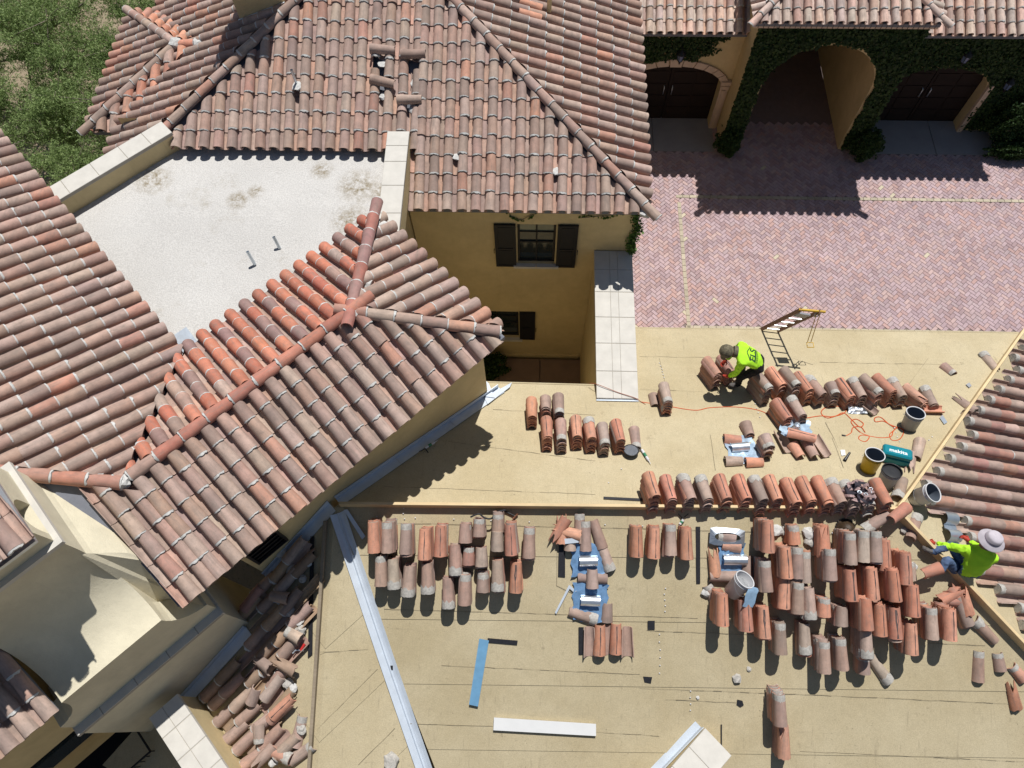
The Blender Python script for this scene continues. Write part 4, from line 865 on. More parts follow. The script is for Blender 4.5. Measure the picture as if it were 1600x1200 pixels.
tile_slope(HG, gtr, pTr, (1, 0), [V((TX1 + .04, YT, ZT - .016)), V((TX1 + .04, 18, ZT - .016)), V((tap.x, 18, tap.z)), tap], free=(1, 2), cpal=PALE, ppal=PINK, sp=.262, ex=.36)
ridge_run(gt, V((TX0 - .14, YT - .14, ZT - .02)), tap, (0, 0, 1), PALE, ex=.38); ridge_run(gt, V((TX1 + .14, YT - .14, ZT - .02)), tap, (0, 0, 1), PALE, ex=.38)
HG.flush()
m = MB()
def archw(mb, y, x0, x1, z1, xc, hw_, zs, rise, depth, n=16):
    f = lambda u, z: V((u, y, z)); pts = [(xc - hw_, 0)] + [(xc - hw_ * math.cos(math.pi * i / n), zs + rise * math.sin(math.pi * i / n)) for i in range(n + 1)] + [(xc + hw_, 0)]
    mb.face([f(x0, 0), f(xc - hw_, 0), f(xc - hw_, z1), f(x0, z1)]); mb.face([f(xc + hw_, 0), f(x1, 0), f(x1, z1), f(xc + hw_, z1)])
    for (a, b), (c, d) in zip(pts[1:-2], pts[2:-1]): mb.face([f(a, b), f(c, d), f(c, z1), f(a, z1)])
    for (a, b), (c, d) in zip(pts, pts[1:]): mb.face([V((a, y, b)), V((a, y + depth, b)), V((c, y + depth, d)), V((c, y, d))])
    return pts
YGW, YTW = 16.72, 15.90
A_L = (3.72, 1.42, 1.60, .72); A_R = (11.18, 1.42, 1.60, .72); A_T = (7.46, 1.48, 2.30, 1.40)
archw(m, YGW, X0, 5.40, ZG - .02, *A_L, .36); archw(m, YGW, 9.60, 13.4, ZG - .02, *A_R, .36); archw(m, YTW, 5.40, 9.56, ZT - .08, *A_T, 5.5)
m.face([(5.40, YTW, 0), (5.40, YTW, ZT), (5.40, 20, ZT), (5.40, 20, 0)]); m.face([(9.56, YTW, 0), (9.56, 20, 0), (9.56, 20, ZT), (9.56, YTW, ZT)]); m.face([(13.4, YGW, 0), (13.4, 21, 0), (13.4, 21, ZG), (13.4, YGW, ZG)])
m.face([(13.4, YGW, 0), (15.6, YGW, 0), (15.6, YGW, 2.3), (13.4, YGW, 2.3)]); m.face([(X0, 21.4, 0), (13.4, 21.4, 0), (13.4, 21.4, ZG), (X0, 21.4, ZG)])
m.build('wall', M_stucco, Gw)
m = MB(); m.prism([(X0, YG + .02, ZG - .12), (5.36, YG + .02, ZG - .12), (5.36, YG + .02, ZG - .01), (X0, YG + .02, ZG - .01)], (0, .05, 0)); m.build('fascia', M_surround, Gw)
m = MB(); m.prism([(9.66, YG + .02, ZG - .12), (13.5, YG + .02, ZG - .12), (13.5, YG + .02, ZG - .01), (9.66, YG + .02, ZG - .01)], (0, .05, 0)); m.build('fascia', M_surround, Gw)
m = MB(); m.prism([(TX0 + .02, YT + .01, ZT - .16), (TX1 - .02, YT + .01, ZT - .16), (TX1 - .02, YT + .01, ZT - .01), (TX0 + .02, YT + .01, ZT - .01)], (0, .06, 0)); tfa = m.build('fascia', M_surround, Gw)
for k in range(34): m = MB(); x = TX0 + .1 + k * .13; m.box(Matrix.Translation((x, YT + .005, ZT - .15)), .012, .012, .12); m.build('fascia_groove', M_streak, tfa)
for xc, hw_, zs, rise in (A_L, A_R):
    dm = MB(); y = YGW + .34
    for sgn in (-1, 1):
        a, b = (xc - hw_, xc - .012) if sgn < 0 else (xc + .012, xc + hw_); n = 10
        pts = [V((a, y, 0)), V((b, y, 0))] + [V((b + (a - b) * i / n, y, zs + rise * math.sqrt(max(0, 1 - ((b + (a - b) * i / n - xc) / hw_) ** 2)) * .99)) for i in range(n + 1)]
        d = MB(); d.prism(pts, (0, .05, 0)); dr = d.build('garage_door', M_wdoor, Gw)
        for r in range(4):
            for c in range(2):
                w_ = (hw_ - .1) / 2; xa = min(a, b) + .05 + c * w_; za = .12 + r * .44; d = MB(); d.prism([(xa + .04, y - .001, za), (xa + w_ - .03, y - .001, za), (xa + w_ - .03, y - .001, za + .37), (xa + .04, y - .001, za + .37)], (0, -.018, 0)); d.build('door_panel', M_wdoor, dr)
        d = MB(); xh = xc + sgn * .12; d.tube([(xh, y - .02, 1.0), (xh, y - .07, 1.02), (xh, y - .07, 1.28), (xh, y - .02, 1.30)], .014, 6); d.build('door_handle', M_galv, dr)
m = MB(); m.prism([(X0, YGW + .42, 0), (13.4, YGW + .42, 0), (13.4, YGW + .42, 3.3), (X0, YGW + .42, 3.3)], (0, .03, 0)); m.v = [v for v in m.v]
for a_, b_ in ((2.0, 5.39), (9.58, 12.9)): m = MB(); m.prism([(a_, YGW + .40, 0), (b_, YGW + .40, 0), (b_, YGW + .40, 2.5), (a_, YGW + .40, 2.5)], (0, .03, 0)); m.build('door_gap_blocker', M_dark, Gw)  # dark panel added behind the doors to block the bright gap between leaves
m = MB(); m.face([(5.5, 21.3, 0), (9.5, 21.3, 0), (9.5, 21.3, 4), (5.5, 21.3, 4)]); m.build('shadow_wall', M_wdoor, Gw)  # dark wall added at the passage end to keep it in shade
# stone surround of the left garage arch: voussoirs, keystone, pilaster
xc, hw_, zs, rise = A_L; n = 13
for i in range(n):
    a0_, a1_ = math.pi * i / n + .01, math.pi * (i + 1) / n - .01; key = i == n // 2; o1 = .20 if not key else .25
    q = [(xc - hw_ * math.cos(a0_), zs + rise * math.sin(a0_)), (xc - hw_ * math.cos(a1_), zs + rise * math.sin(a1_)), (xc - (hw_ + o1) * math.cos(a1_), zs + (rise + o1) * math.sin(a1_)), (xc - (hw_ + o1) * math.cos(a0_), zs + (rise + o1) * math.sin(a0_))]
    m = MB(); m.prism([(x, YGW - .002, z) for x, z in q], (0, -.06 if not key else -.09, 0)); m.build('arch_stone', M_surround, Gw)
for x0, x1, z0, z1, dp in ((5.0, 5.36, 0, 1.78, .05), (5.05, 5.31, .15, 1.5, .075), (4.98, 5.38, 1.55, 1.66, .09), (4.96, 5.39, 1.70, 1.82, .11)): m = MB(); m.prism([(x0 + .14, YGW - .003, z0), (x1, YGW - .003, z0), (x1, YGW - .003, z1), (x0 + .14, YGW - .003, z1)], (0, -dp, 0)); m.build('pilaster', M_surround, Gw)
xc, hw_, zs, rise = A_R
m = MB(); m.prism([(xc + hw_ + .004, YGW - .10, 0), (xc + hw_ + .14, YGW - .10, 0), (xc + hw_ + .14, YGW - .10, 1.75), (xc + hw_ + .004, YGW - .10, 1.75)], (0, .42, 0)); m.build('jamb', M_surround, Gw)
def lantern(p, label):
    t = thing('wall_lantern', label, 'lantern', p, 'wall lanterns on the garage building'); p = V(p)
    m = MB(); m.tube([p + V((0, .10, .22)), p + V((0, -.02, .30)), p + V((0, -.10, .27)), p + V((0, -.12, .18))], .016, 6); m.box(frame(p + V((0, .12, .22)), (0, 0, 1), (0, -1, 0)), .12, .26, .03); m.build('bracket', M_black, t)
    F = Matrix.Translation(p + V((0, -.12, -.14)))
    m = MB(); m.lathe(F, [(.02, -.10), (.03, -.04), (.06, 0), (.075, .02)], 8); m.build('finial', M_black, t); m = MB(); m.lathe(F, [(.13, .24), (.11, .28), (.05, .32), (.02, .37), (0, .38)], 8); m.build('cap', M_black, t)
    for k in range(6): m = MB(); a = k * math.pi / 3; m.tube([F @ V((.078 * math.cos(a), .078 * math.sin(a), .02)), F @ V((.118 * math.cos(a), .118 * math.sin(a), .24))], .008, 5); m.build('bar', M_black, t)
    m = MB(); m.lathe(F, [(.068, .02), (.106, .24)], 6, smooth=False); m.build('glass', M_lglass, t)
M_lglass = plain('lantern_glass', (.10, .14, .24), .15, 0, .1, 5, 0, .6)
lantern((3.78, YGW - .03, 2.72), 'black wall lantern over the keystone of the left garage arch'); lantern((11.4, YGW - .03, 2.75), 'black wall lantern in ivy above the right garage arch'); lantern((13.05, YGW - .03, 1.85), 'black wall lantern in ivy at the right edge of the photo')
# ================================================================ stacks of roof tiles
ORD = ['first', 'second', 'third', 'fourth', 'fifth', 'sixth', 'seventh', 'eighth', 'ninth', 'tenth', 'eleventh', 'twelfth', 'thirteenth', 'fourteenth', 'fifteenth']
PALS = {'o': ORANGE, 'b': BROWN, 'r': RED, 'g': [S7(168, 150, 136), S7(176, 160, 146)]}
DZ = .030
def one_tile(par, mk, M, pal, name='tile'):
    o = link(name, TMESH[mk], par, M); o.color = (*pick(pal), 1); return o
def stack(px, py, n, kind, pal, pl, label, rz=0, group='stacks of roof tiles', flip=False, lay=None, sprd=.006):
    """n nested tiles; the top one is centred at photo pixel px,py; kind names the top tile's mesh"""
    n = n + (4 if pl is not I2 and n > 4 else 1 if n > 4 else 0)
    nr = pl[1].normalized(); h = (n - 1) * DZ + .09; d = V((pl[1].x, pl[1].y, 0)).normalized()
    topc = at(px, py, pl, h * math.sqrt(1 + pl[1].x ** 2 + pl[1].y ** 2)); base = topc - nr * h
    t = thing('tile_stack' if n > 1 else 'clay_tile', label, 'tile stack' if n > 1 else 'tile', base, group if n > 1 else 'loose roof tiles')
    F = frame(base, -d, nr) @ Matrix.Rotation(rz + (math.pi if flip else 0), 4, 'Z')
    for k in range(n):
        topm = k == n - 1
        mk = 'st_' + kind + str(random.randrange(3)) if topm or random.random() < .35 else 'st_plain%d' % random.randrange(3)
        if kind in ('half', 'short') and not topm: mk = 'st_%s%d' % (random.choice(['half', 'short', 'short']), random.randrange(3))
        M = F @ Matrix.Translation((random.gauss(0, sprd), random.gauss(0, sprd * 2), .004 + k * DZ)) @ Matrix.Rotation(random.gauss(0, .02 if n > 1 else 0), 4, 'Z') @ Matrix.Rotation(random.gauss(0, .012 if n > 1 else 0), 4, 'Y')
        p2_ = PALS[pal] if topm else (PALS[pal] if random.random() < .6 else random.choice([ORANGE, BROWN, RED]))
        one_tile(t, mk, M, p2_)
    return t
CN = {'o': 'orange', 'b': 'brown', 'r': 'reddish', 'g': 'greyish'}
KN = {'plain': 'plain', 'line': 'streaked', 'mtop': 'mortar topped', 'mlow': 'mortar ended', 'blot': 'blotched', 'half': 'chipped', 'short': 'short', 'broken': 'broken'}
def row(items, pl, where, rev=False):
    for i, it in enumerate(items):
        px, py, n, kind, pal = it[:5]; rz = it[5] if len(it) > 5 else random.uniform(-.05, .05); fl = it[6] if len(it) > 6 else False
        nm = 'last' if i == len(items) - 1 and len(items) > 2 else ORD[i]
        stack(px, py, n, kind, pal, pl, '%s %s tiles, %s stack from left %s' % (KN[kind], CN[pal], nm, where) if n > 1 else '%s %s tile, %s from left %s' % (KN[kind], CN[pal], nm, where), rz, flip=fl)
T_ = -.30 # the upper-slope stacks lie a little askew
row([(1019, 754, 10, 'line', 'o', .12), (1046, 760, 7, 'line', 'o', .1), (1074, 758, 8, 'mlow', 'b', .1), (1102, 760, 8, 'mlow', 'b', .1), (1131, 758, 8, 'line', 'o', .1), (1161, 758, 8, 'line', 'o', .1), (1187, 760, 8, 'mlow', 'b', .1), (1210, 758, 8, 'line', 'o', .1), (1239, 764, 8, 'line', 'o', .1), (1263, 762, 8, 'line', 'o', .1), (1288, 762, 8, 'plain', 'o', .1), (1308, 764, 7, 'mlow', 'b', .1), (1330, 768, 6, 'mlow', 'b', .1), (1353, 769, 5, 'mtop', 'b', .1), (1380, 764, 8, 'plain', 'o', .1)], (I1[0], I1[1]), 'in the long row above the ridge board', True)
fl = math.pi
row([(1114, 570, 8, 'plain', 'r', .3), (1136, 566, 7, 'blot', 'r', .3)], I1, 'under the bending worker')
row([(1192, 590, 10, 'mtop', 'b', .32), (1214, 586, 8, 'line', 'o', .3), (1237, 586, 11, 'mtop', 'b', .3), (1258, 594, 8, 'line', 'o', .28), (1276, 598, 7, 'mlow', 'b', .3), (1304, 604, 7, 'half', 'b', .05), (1323, 604, 6, 'blot', 'o', .2), (1342, 602, 6, 'mlow', 'b', .1), (1364, 598, 9, 'mtop', 'b', .35), (1384, 596, 8, 'plain', 'o', .35), (1404, 602, 6, 'mlow', 'b', .1), (1432, 612, 5, 'broken', 'r', .5), (1455, 616, 4, 'mlow', 'b', 0)], I1, 'in the row right of the bending worker')
row([(1224, 636, 6, 'line', 'o', .25), (1248, 632, 7, 'mlow', 'b', .2)], I1, 'in the pair above the cone flashing')
row([(831, 634, 6, 'plain', 'o', .02), (853, 627, 8, 'short', 'b', .02), (873, 627, 8, 'mtop', 'b', .02)], I1, 'in the trio at the courtyard edge')
row([(855, 666, 7, 'line', 'o', .02), (877, 669, 7, 'mtop', 'b', .02), (901, 664, 7, 'line', 'o', .05), (922, 666, 8, 'mlow', 'o', .08), (943, 675, 6, 'mtop', 'g', .06), (967, 669, 7, 'line', 'o', .1)], I1, 'in the row below the courtyard edge')
row([(1022, 622, 1, 'short', 'b'), (1042, 611, 7, 'mtop', 'b', .03)], I1, 'in the pair by the parapet')
row([(1170, 666, 3, 'short', 'b', .06), (1200, 686, 6, 'half', 'b', .1)], I1, 'in the pair by the foil flashing')
row([(581.6, 840, 11, 'plain', 'o', .06), (605, 840, 10, 'mtop', 'b'), (633, 846, 12, 'mtop', 'b'), (662, 852, 12, 'line', 'o'), (687.5, 846, 10, 'line', 'o')], I2, 'in the upper row beside the valley')
row([(593, 894, 9, 'mtop', 'b'), (614, 898, 8, 'mlow', 'g'), (637, 909, 9, 'mlow', 'b'), (666, 905, 10, 'mlow', 'b')], I2, 'in the lower row beside the valley')
row([(726, 834, 7, 'short', 'b'), (748, 825, 7, 'half', 'b'), (778, 816, 6, 'half', 'b')], I2, 'in the short trio under the strap')
row([(710, 877, 8, 'mlow', 'b'), (731, 872, 5, 'half', 'r'), (751, 873, 7, 'short', 'b'), (776, 849, 8, 'short', 'g'), (799, 844, 11, 'line', 'o'), (827, 851, 8, 'mtop', 'b')], I2, 'in the middle row of the left cluster')
row([(699, 928, 7, 'mlow', 'b'), (725, 924, 8, 'mtop', 'b'), (754, 911, 7, 'half', 'b'), (778, 902, 10, 'mlow', 'b'), (806, 904, 8, 'blot', 'o')], I2, 'in the bottom row of the left cluster')
row([(996.5, 848, 8, 'line', 'o', .03), (1024, 848, 8, 'line', 'o', -.02), (1049, 846, 7, 'mtop', 'b', -.02), (1075, 851, 8, 'line', 'o', .02)], I2, 'in the row of four')
row([(1203, 840, 15, 'line', 'o', .02), (1243, 836, 6, 'half', 'o'), (1290, 846, 7, 'broken', 'o'), (1331.5, 857, 13, 'mtop', 'b'), (1353, 855, 11, 'mtop', 'g'), (1373.5, 857, 11, 'mtop', 'b'), (1386.5, 869, 8, 'line', 'o')], I2, 'in the top row of the right cluster')
row([(1199, 901, 12, 'mtop', 'b'), (1230, 880, 13, 'line', 'o'), (1248, 882, 10, 'mtop', 'b'), (1261, 886, 7, 'mtop', 'g'), (1301, 886, 13, 'mtop', 'b', .04), (1419, 890, 12, 'line', 'o')], I2, 'in the second row of the right cluster')
row([(1229, 930, 11, 'line', 'o', -.04), (1249, 937, 11, 'mtop', 'b'), (1267, 944, 9, 'mlow', 'b'), (1333, 916, 13, 'blot', 'o'), (1367, 913, 12, 'line', 'o'), (1400.5, 916, 13, 'line', 'o'), (1432, 941, 14, 'line', 'o', .03)], I2, 'in the third row of the right cluster')
row([(1130, 955, 13, 'line', 'o', -.02), (1168, 964, 12, 'line', 'o', .02), (1197, 976, 12, 'blot', 'o', .04), (1292, 951, 11, 'half', 'o'), (1318, 965, 10, 'short', 'b'), (1357, 964, 15, 'plain', 'o', .04), (1379.5, 971, 12, 'line', 'o', .05), (1402, 976, 12, 'blot', 'o', .06)], I2, 'in the fourth row of the right cluster')
row([(1222, 1000, 10, 'mtop', 'b', .02), (1260.5, 1001, 6, 'mlow', 'b'), (1290, 1027, 10, 'mtop', 'b', .02), (1318, 1025, 10, 'mtop', 'b', .06), (1357, 1007, 12, 'mlow', 'b'), (1353, 1040, 5, 'half', 'b'), (1428.5, 1000, 12, 'line', 'o', .02)], I2, 'in the lowest row of the right cluster')
row([(1460, 976, 11, 'mtop', 'b', .03), (1490, 976, 12, 'line', 'o', .02), (1509, 958, 3, 'plain', 'b', .35)], I2, 'beside the lower hip board')
row([(1222, 1111, 12, 'mtop', 'b', .03), (1227, 1162, 7, 'broken', 'r', .03)], I2, 'in the lone bottom pair')
def loose(px, py, kind, pal, pl, label, rz=0, h=.0, flip=False, tilt=0):
    nr = pl[1].normalized(); d = V((pl[1].x, pl[1].y, 0)).normalized(); p = at(px, py, pl, h + .06)
    p -= nr * .06; t = thing('clay_tile', label, 'tile', p, 'loose roof tiles')
    one_tile(t, 'st_%s%d' % (kind, random.randrange(3)), frame(p + nr * .004, -d, nr) @ Matrix.Rotation(rz, 4, 'Z') @ Matrix.Rotation(tilt, 4, 'X') @ (Matrix.Translation((0, 0, .1)) @ Matrix.Rotation(math.pi, 4, 'Y') if flip else Matrix.Identity(4)), PALS[pal]); return t
loose(1531, 1042, 'mtop', 'b', I2, 'single brown tile with white mortar top at the far right of the roof', -.06)
loose(1563, 1035, 'half', 'b', I2, 'broken mortar-smeared tile right of the lone brown tile', .15)
loose(1540, 986, 'mlow', 'b', I2, 'brown tile lying diagonally along the lower hip board', .75 + math.pi)
loose(1376, 1047, 'mlow', 'g', I2, 'pale grey tile lying askew below the right cluster', .62)
loose(1585, 1085, 'broken', 'o', I2, 'pointed orange tile shard at the right edge', .2)
loose(1592, 1052, 'half', 'r', I2, 'reddish tile end by the hip board at the right edge', .7)
loose(1371, 817, 'mlow', 'b', I2, 'brown cap tile straddling the ridge end at an angle', -1.0, .18)
loose(1408, 802, 'plain', 'o', I4, 'bright orange tile leaning over the hip board junction', .55, .16)
loose(1431, 823, 'mlow', 'b', I4, 'brown tile pair lying diagonally right of the junction of boards', 1.0, .0); loose(1408, 762, 'mlow', 'b', I1, 'brown tile leaning on the upper hip board beside the black bucket', -.55 + math.pi, .05)
loose(1423, 722, 'broken', 'b', I1, 'broken brown tile in front of the teal case', -.4, 0); loose(1436, 700, 'plain', 'b', I1, 'brown tile resting beside the teal case and board', -.5, .03)
loose(1424, 893, 'half', 'b', I2, 'mortar lump tile behind the third row near the seated worker', 0, .1)
loose(1458, 893, 'short', 'o', I2, 'orange tile balanced on the hip board by the seated worker', 1.9, .28)
loose(1352, 634, 'mtop', 'b', I1, 'upturned tile half with silver scraps beside the cord', .5, 0, True)
loose(1452, 640, 'plain', 'o', I1, 'orange tile lying open side up behind the grey bucket', 1.5, 0, True)
loose(1547, 563, 'mlow', 'g', I1, 'single mortar-ended tile near the upper hip board', .1); loose(1507, 628, 'broken', 'b', I1, 'broken brown tile touching the upper hip board', .5 + math.pi)
loose(1483, 576, 'half', 'b', I1, 'small tile fragment alone on the upper slope', .4)
loose(993, 683, 'mtop', 'b', I1, 'brown tile lying under the round strainer', 0)
# ---- pipe flashings with tiles round them
def saddle(name, label, px, py, pl, w, l, rz, mat, barrel=None, cone=None, h=.0):
    nr = pl[1].normalized(); d = V((pl[1].x, pl[1].y, 0)).normalized(); p = at(px, py, pl, .03 + h); F = frame(p, -d, nr) @ Matrix.Rotation(rz, 4, 'Z'); t = thing(name, label, 'flashing', p)
    m = MB(); n = 8; vs = [F @ V(((-w / 2 + w * i / n) * (1 + .08 * math.sin(j * 1.9 + px)), (-l / 2 + l * j / n) * (1 + .09 * math.sin(i * 1.7 + py)), .018 * math.sin(i * 2.1 + j * 1.3) + .012 * math.sin(i * 4.7 - j * 3.1) + (.02 if (i in (0, n) and j in (0, n)) else 0))) for j in range(n + 1) for i in range(n + 1)]
    m.mesh(vs, [(j * (n + 1) + i, j * (n + 1) + i + 1, (j + 1) * (n + 1) + i + 1, (j + 1) * (n + 1) + i) for j in range(n) for i in range(n)], smooth=True); m.build('sheet', mat, t)
    if barrel:
        for bx, by, bl, br, brz in barrel:
            m = MB(); k = 10; G = F @ Matrix.Translation((bx, by, .02)) @ Matrix.Rotation(brz, 4, 'Z'); a = [V((br * math.cos(math.pi * i / k), -bl / 2, br * 1.1 * math.sin(math.pi * i / k))) for i in range(k + 1)]
            m.mesh([G @ q for q in a] + [G @ (q + V((0, bl, 0))) for q in a], [(i, i + 1, k + 2 + i, k + 1 + i) for i in range(k)], smooth=True); m.build('barrel', M_foil, t)
    if cone: m = MB(); m.lathe(F @ Matrix.Translation((cone[0], cone[1], .01)), [(.11, 0), (.09, .03), (.055, .12), (.05, .16), (.04, .16), (.04, .05)], 16); m.build('cone', M_galv, t)
    return t
M_paleblue = plain('pale_blue_foil', (.46, .60, .74), .3, .4, .25, 14, .3, .6)
M_bluefoil = plain('blue_backed_foil', (.20, .36, .58), .3, .3, .25, 14, .3, .6)
saddle('pipe_flashing', 'square galvanized flashing with a cone lying on tiles near the cord', 1243, 669, I1, .52, .42, -.12, M_paleblue, None, (.02, .08), .12)
saddle('pipe_flashing', 'silver foil flashing with a shiny barrel left of the cone flashing', 1159, 702, I1, .50, .62, .06, M_paleblue, [(.04, -.02, .30, .085, math.pi / 2 + .05)])
saddle('pipe_flashing', 'upper blue-backed foil flashing with silver barrel in the middle of the roof', 919, 874, I2, .52, .50, .04, M_bluefoil, [(.0, -.02, .28, .085, math.pi / 2)], None, .02)
saddle('pipe_flashing', 'lower blue-backed foil flashing with bright barrel in the middle of the roof', 922, 940, I2, .54, .60, -.04, M_bluefoil, [(.0, .02, .30, .085, math.pi / 2)], None, .01)
saddle('pipe_flashing', 'blue-backed flashing with silver barrel left of the right cluster', 1143, 872, I2, .40, .50, .0, M_bluefoil, [(.04, -.02, .36, .085, math.pi / 2)], None, .03)
loose(1145, 684, 'short', 'o', I1, 'orange tile lying across the top of the silver foil flashing', 1.5, .03); loose(1147, 718, 'short', 'b', I1, 'mortar-patched brown tile at the lower left of the foil flashing', 1.6, .03); loose(1179, 720, 'short', 'o', I1, 'orange tile at the lower right of the foil flashing', 1.6, .03)
loose(1253, 678, 'line', 'o', I1, 'orange tile lying across the cone flashing', 1.25, .26); loose(1224, 690, 'plain', 'b', I1, 'flat brown pan tile left under the cone flashing', .1, 0, True); loose(1246, 702, 'short', 'o', I1, 'orange tile below the cone flashing', .25, .06); loose(1266, 696, 'mlow', 'b', I1, 'brown tile with mortar end below the cone flashing', .15, .08); loose(1281, 697, 'plain', 'b', I1, 'flat brown pan tile right of the cone flashing', .2, 0, True)
loose(906, 826, 'mtop', 'b', I2, 'upper brown tile with mortar top above the blue foil', .0); loose(915, 838, 'mtop', 'b', I2, 'brown tile overlapping the first one above the blue foil', .02, .04); loose(934, 835, 'plain', 'b', I2, 'slanted brown tile right of the upper blue foil', .32); loose(946, 870, 'mlow', 'b', I2, 'mortar-edged slanted tile beside the silver barrel', .35)
loose(891, 846, 'short', 'b', I2, 'short brown tile wrapped by a pale strap', .0, .04); loose(926, 905, 'short', 'b', I2, 'brown tile crossing over the sideways tile between two foils', .0, .12); loose(926, 904, 'plain', 'b', I2, 'brown tile lying sideways between the two blue foils', 1.55, .0)
loose(911, 963, 'mlow', 'b', I2, 'mortar-smeared tile below the lower foil on the left', 1.3); loose(949, 958, 'short', 'b', I2, 'short brown tile below the lower foil on the right', -.05)
for k, (x, y, l) in enumerate(((921, 1003, 'left flat tan pan tile of the sample patch'), (950, 1001, 'middle pink pan tile of the sample patch'), (980, 1003, 'right greyish pan tile of the sample patch'))): loose(x, y, 'plain', 'b', I2, l, .02, 0, True)
loose(937.5, 1001, 'line', 'o', I2, 'left orange cover tile of the laid sample patch', -.02, .07); loose(963, 999, 'line', 'o', I2, 'right orange cover tile of the laid sample patch', -.02, .07)
loose(1117, 878, 'broken', 'o', I2, 'broken orange tile left of the blue-backed flashing', .1, .05); loose(1133, 902, 'plain', 'b', I2, 'brown tile with pale patch lying sideways above the white bucket', 1.55, .05); loose(1168, 892, 'plain', 'b', I2, 'tan tile standing right of the silver barrel', .0, .02); loose(1112, 927, 'half', 'b', I2, 'heap end of mortar-covered tile left of the white bucket', .5)
# oval roof-jack frame with a tile in it
p = at(1136, 839, I2, .08); nr2 = I2[1].normalized(); F = frame(p, ey_, nr2) @ Matrix.Rotation(-.08, 4, 'Z'); t = thing('roof_jack', 'rectangular metal frame with oval hole at the left of the right cluster', 'flashing', p)
m = MB(); n = 24; ov = [(.20 * math.cos(2 * math.pi * k / n), .075 * math.sin(2 * math.pi * k / n)) for k in range(n)]
def sq(a): c, s_ = math.cos(a), math.sin(a); k = min(.27 / max(abs(c), 1e-6), .14 / max(abs(s_), 1e-6)); return (c * k, s_ * k)
rc = [sq(math.atan2(.075 * math.sin(2 * math.pi * k / n) * 2, .2 * math.cos(2 * math.pi * k / n))) for k in range(n)]
for z0_, z1_ in ((0, .012),): m.mesh([F @ V((*q, z1_)) for q in rc] + [F @ V((*q, z1_ + .03)) for q in ov] + [F @ V((*q, -.06)) for q in ov], [(k, (k + 1) % n, n + (k + 1) % n, n + k) for k in range(n)] + [(n + k, n + (k + 1) % n, 2 * n + (k + 1) % n, 2 * n + k) for k in range(n)])
m.build('frame', M_galv, t)
loose(1136, 839, 'half', 'b', I2, 'tile piece lying inside the oval metal frame', 1.5, .02); loose(1143, 854, 'short', 'r', I2, 'reddish tile under the oval frame on blue foil', 1.45, .02)
# ---- old tiles still on the small left slope
nB = I3b[1].normalized(); dB = V((-1, -1, 0)).normalized(); upB = -(dB - nB * dB.dot(nB)).normalized(); eB = upB.cross(nB)
OLD = BROWN + [S7(176, 148, 120), S7(150, 128, 108), S7(170, 144, 118)]
cols = [(-4.25, -.9, -2.2), (-4.00, -.75, -2.3), (-3.78, -.9, -3.5), (-3.52, -1.35, -3.55), (-3.28, -1.55, -3.55), (-3.02, -2.1, -3.55), (-2.76, -2.25, -3.5), (-2.50, -2.7, -3.5), (-2.24, -2.75, -3.4)]
for ci, (s_, eh, el) in enumerate(cols):
    e_ = el + random.uniform(-.06, .06); k = 0
    while e_ + .2 < eh:
        for pan in ((0, 1) if ci < len(cols) - 1 else (0,)):
            if random.random() < (.25 if pan else .10): continue
            p = wp(s_ + (.125 if pan else random.uniform(-.05, .05)), e_ + .21 + random.uniform(-.05, .05), I3b); rt = Matrix((eB, upB, nB)).transposed()
            rt = rt @ (Matrix.Rotation(-.035, 3, 'X') @ Matrix.Rotation(random.gauss(0, .07), 3, 'Z') @ Matrix.Rotation(random.gauss(0, .05), 3, 'Y') if not pan else Matrix.Rotation(math.pi, 3, 'Y') @ Matrix.Rotation(.03, 3, 'X'))
            o = link('old_tile', TMESH[('cover%d' % random.randrange(6)) if not pan else 'pan1'], sB, Matrix.Translation(p + nB * (.075 + abs(random.gauss(0, .02)) if not pan else .112)) @ rt.to_4x4()); o.color = (*pick(OLD), 1)
        e_ += .36; k += 1
for k, (x, y, r) in enumerate(((440, 862, .12), (455, 890, .09), (438, 935, .12), (452, 955, .1), (468, 970, .08), (470, 985, .09), (436, 1055, .11), (450, 1068, .09), (458, 1075, .07), (440, 1180, .1), (408, 1160, .07), (470, 1140, .08), (427, 1190, .08), (473, 905, .07), (482, 880, .06))): lump('mortar_lump', at(x, y, I3b, .10), r, sB, [M_mortar, M_mortar2][k % 2], .5, seed=200 + k)
loose(424, 1075, 'plain', 'g', I3b, 'pale tan tile lying loose on top of the old tiles', .1, .16); loose(440, 1105, 'line', 'o', I3b, 'orange tile lying askew among the old tiles', -.05, .16); loose(436, 1112, 'plain', 'r', I3b, 'reddish tile beneath the askew orange one', -.1, .13)
loose(465, 1143, 'mtop', 'b', I3b, 'brown tile with mortar standing beside the weathered hip board', .55, .02); loose(433, 1180, 'mlow', 'r', I3b, 'pinkish tile tilted at the bottom of the old tiles', -.5 + 2.6, .12); loose(470, 1178, 'mtop', 'g', I3b, 'mortar-topped tile at the foot of the weathered board', -.2, .02)
loose(392, 935, 'plain', 'r', I3b, 'dark red tile lying in the shade under the vent window', .1, .15)
for k in range(7):
    x, y = random.choice(((455, 905), (440, 930), (420, 985), (450, 1000), (405, 1040), (435, 1045), (395, 1090), (425, 1125), (450, 1090), (400, 1150), (445, 1150), (415, 1180))); x += random.uniform(-9, 9); y += random.uniform(-9, 9)
    o = link('tile_shard', TMESH[random.choice(['st_broken0', 'st_broken1', 'st_half0', 'st_short1'])], sB, frame(at(x, y, I3b, .20), (random.uniform(-1, 1), random.uniform(-1, 1), 0), nB) @ Matrix.Rotation(random.gauss(0, .25), 4, 'X')); o.color = (*pick(OLD), 1)
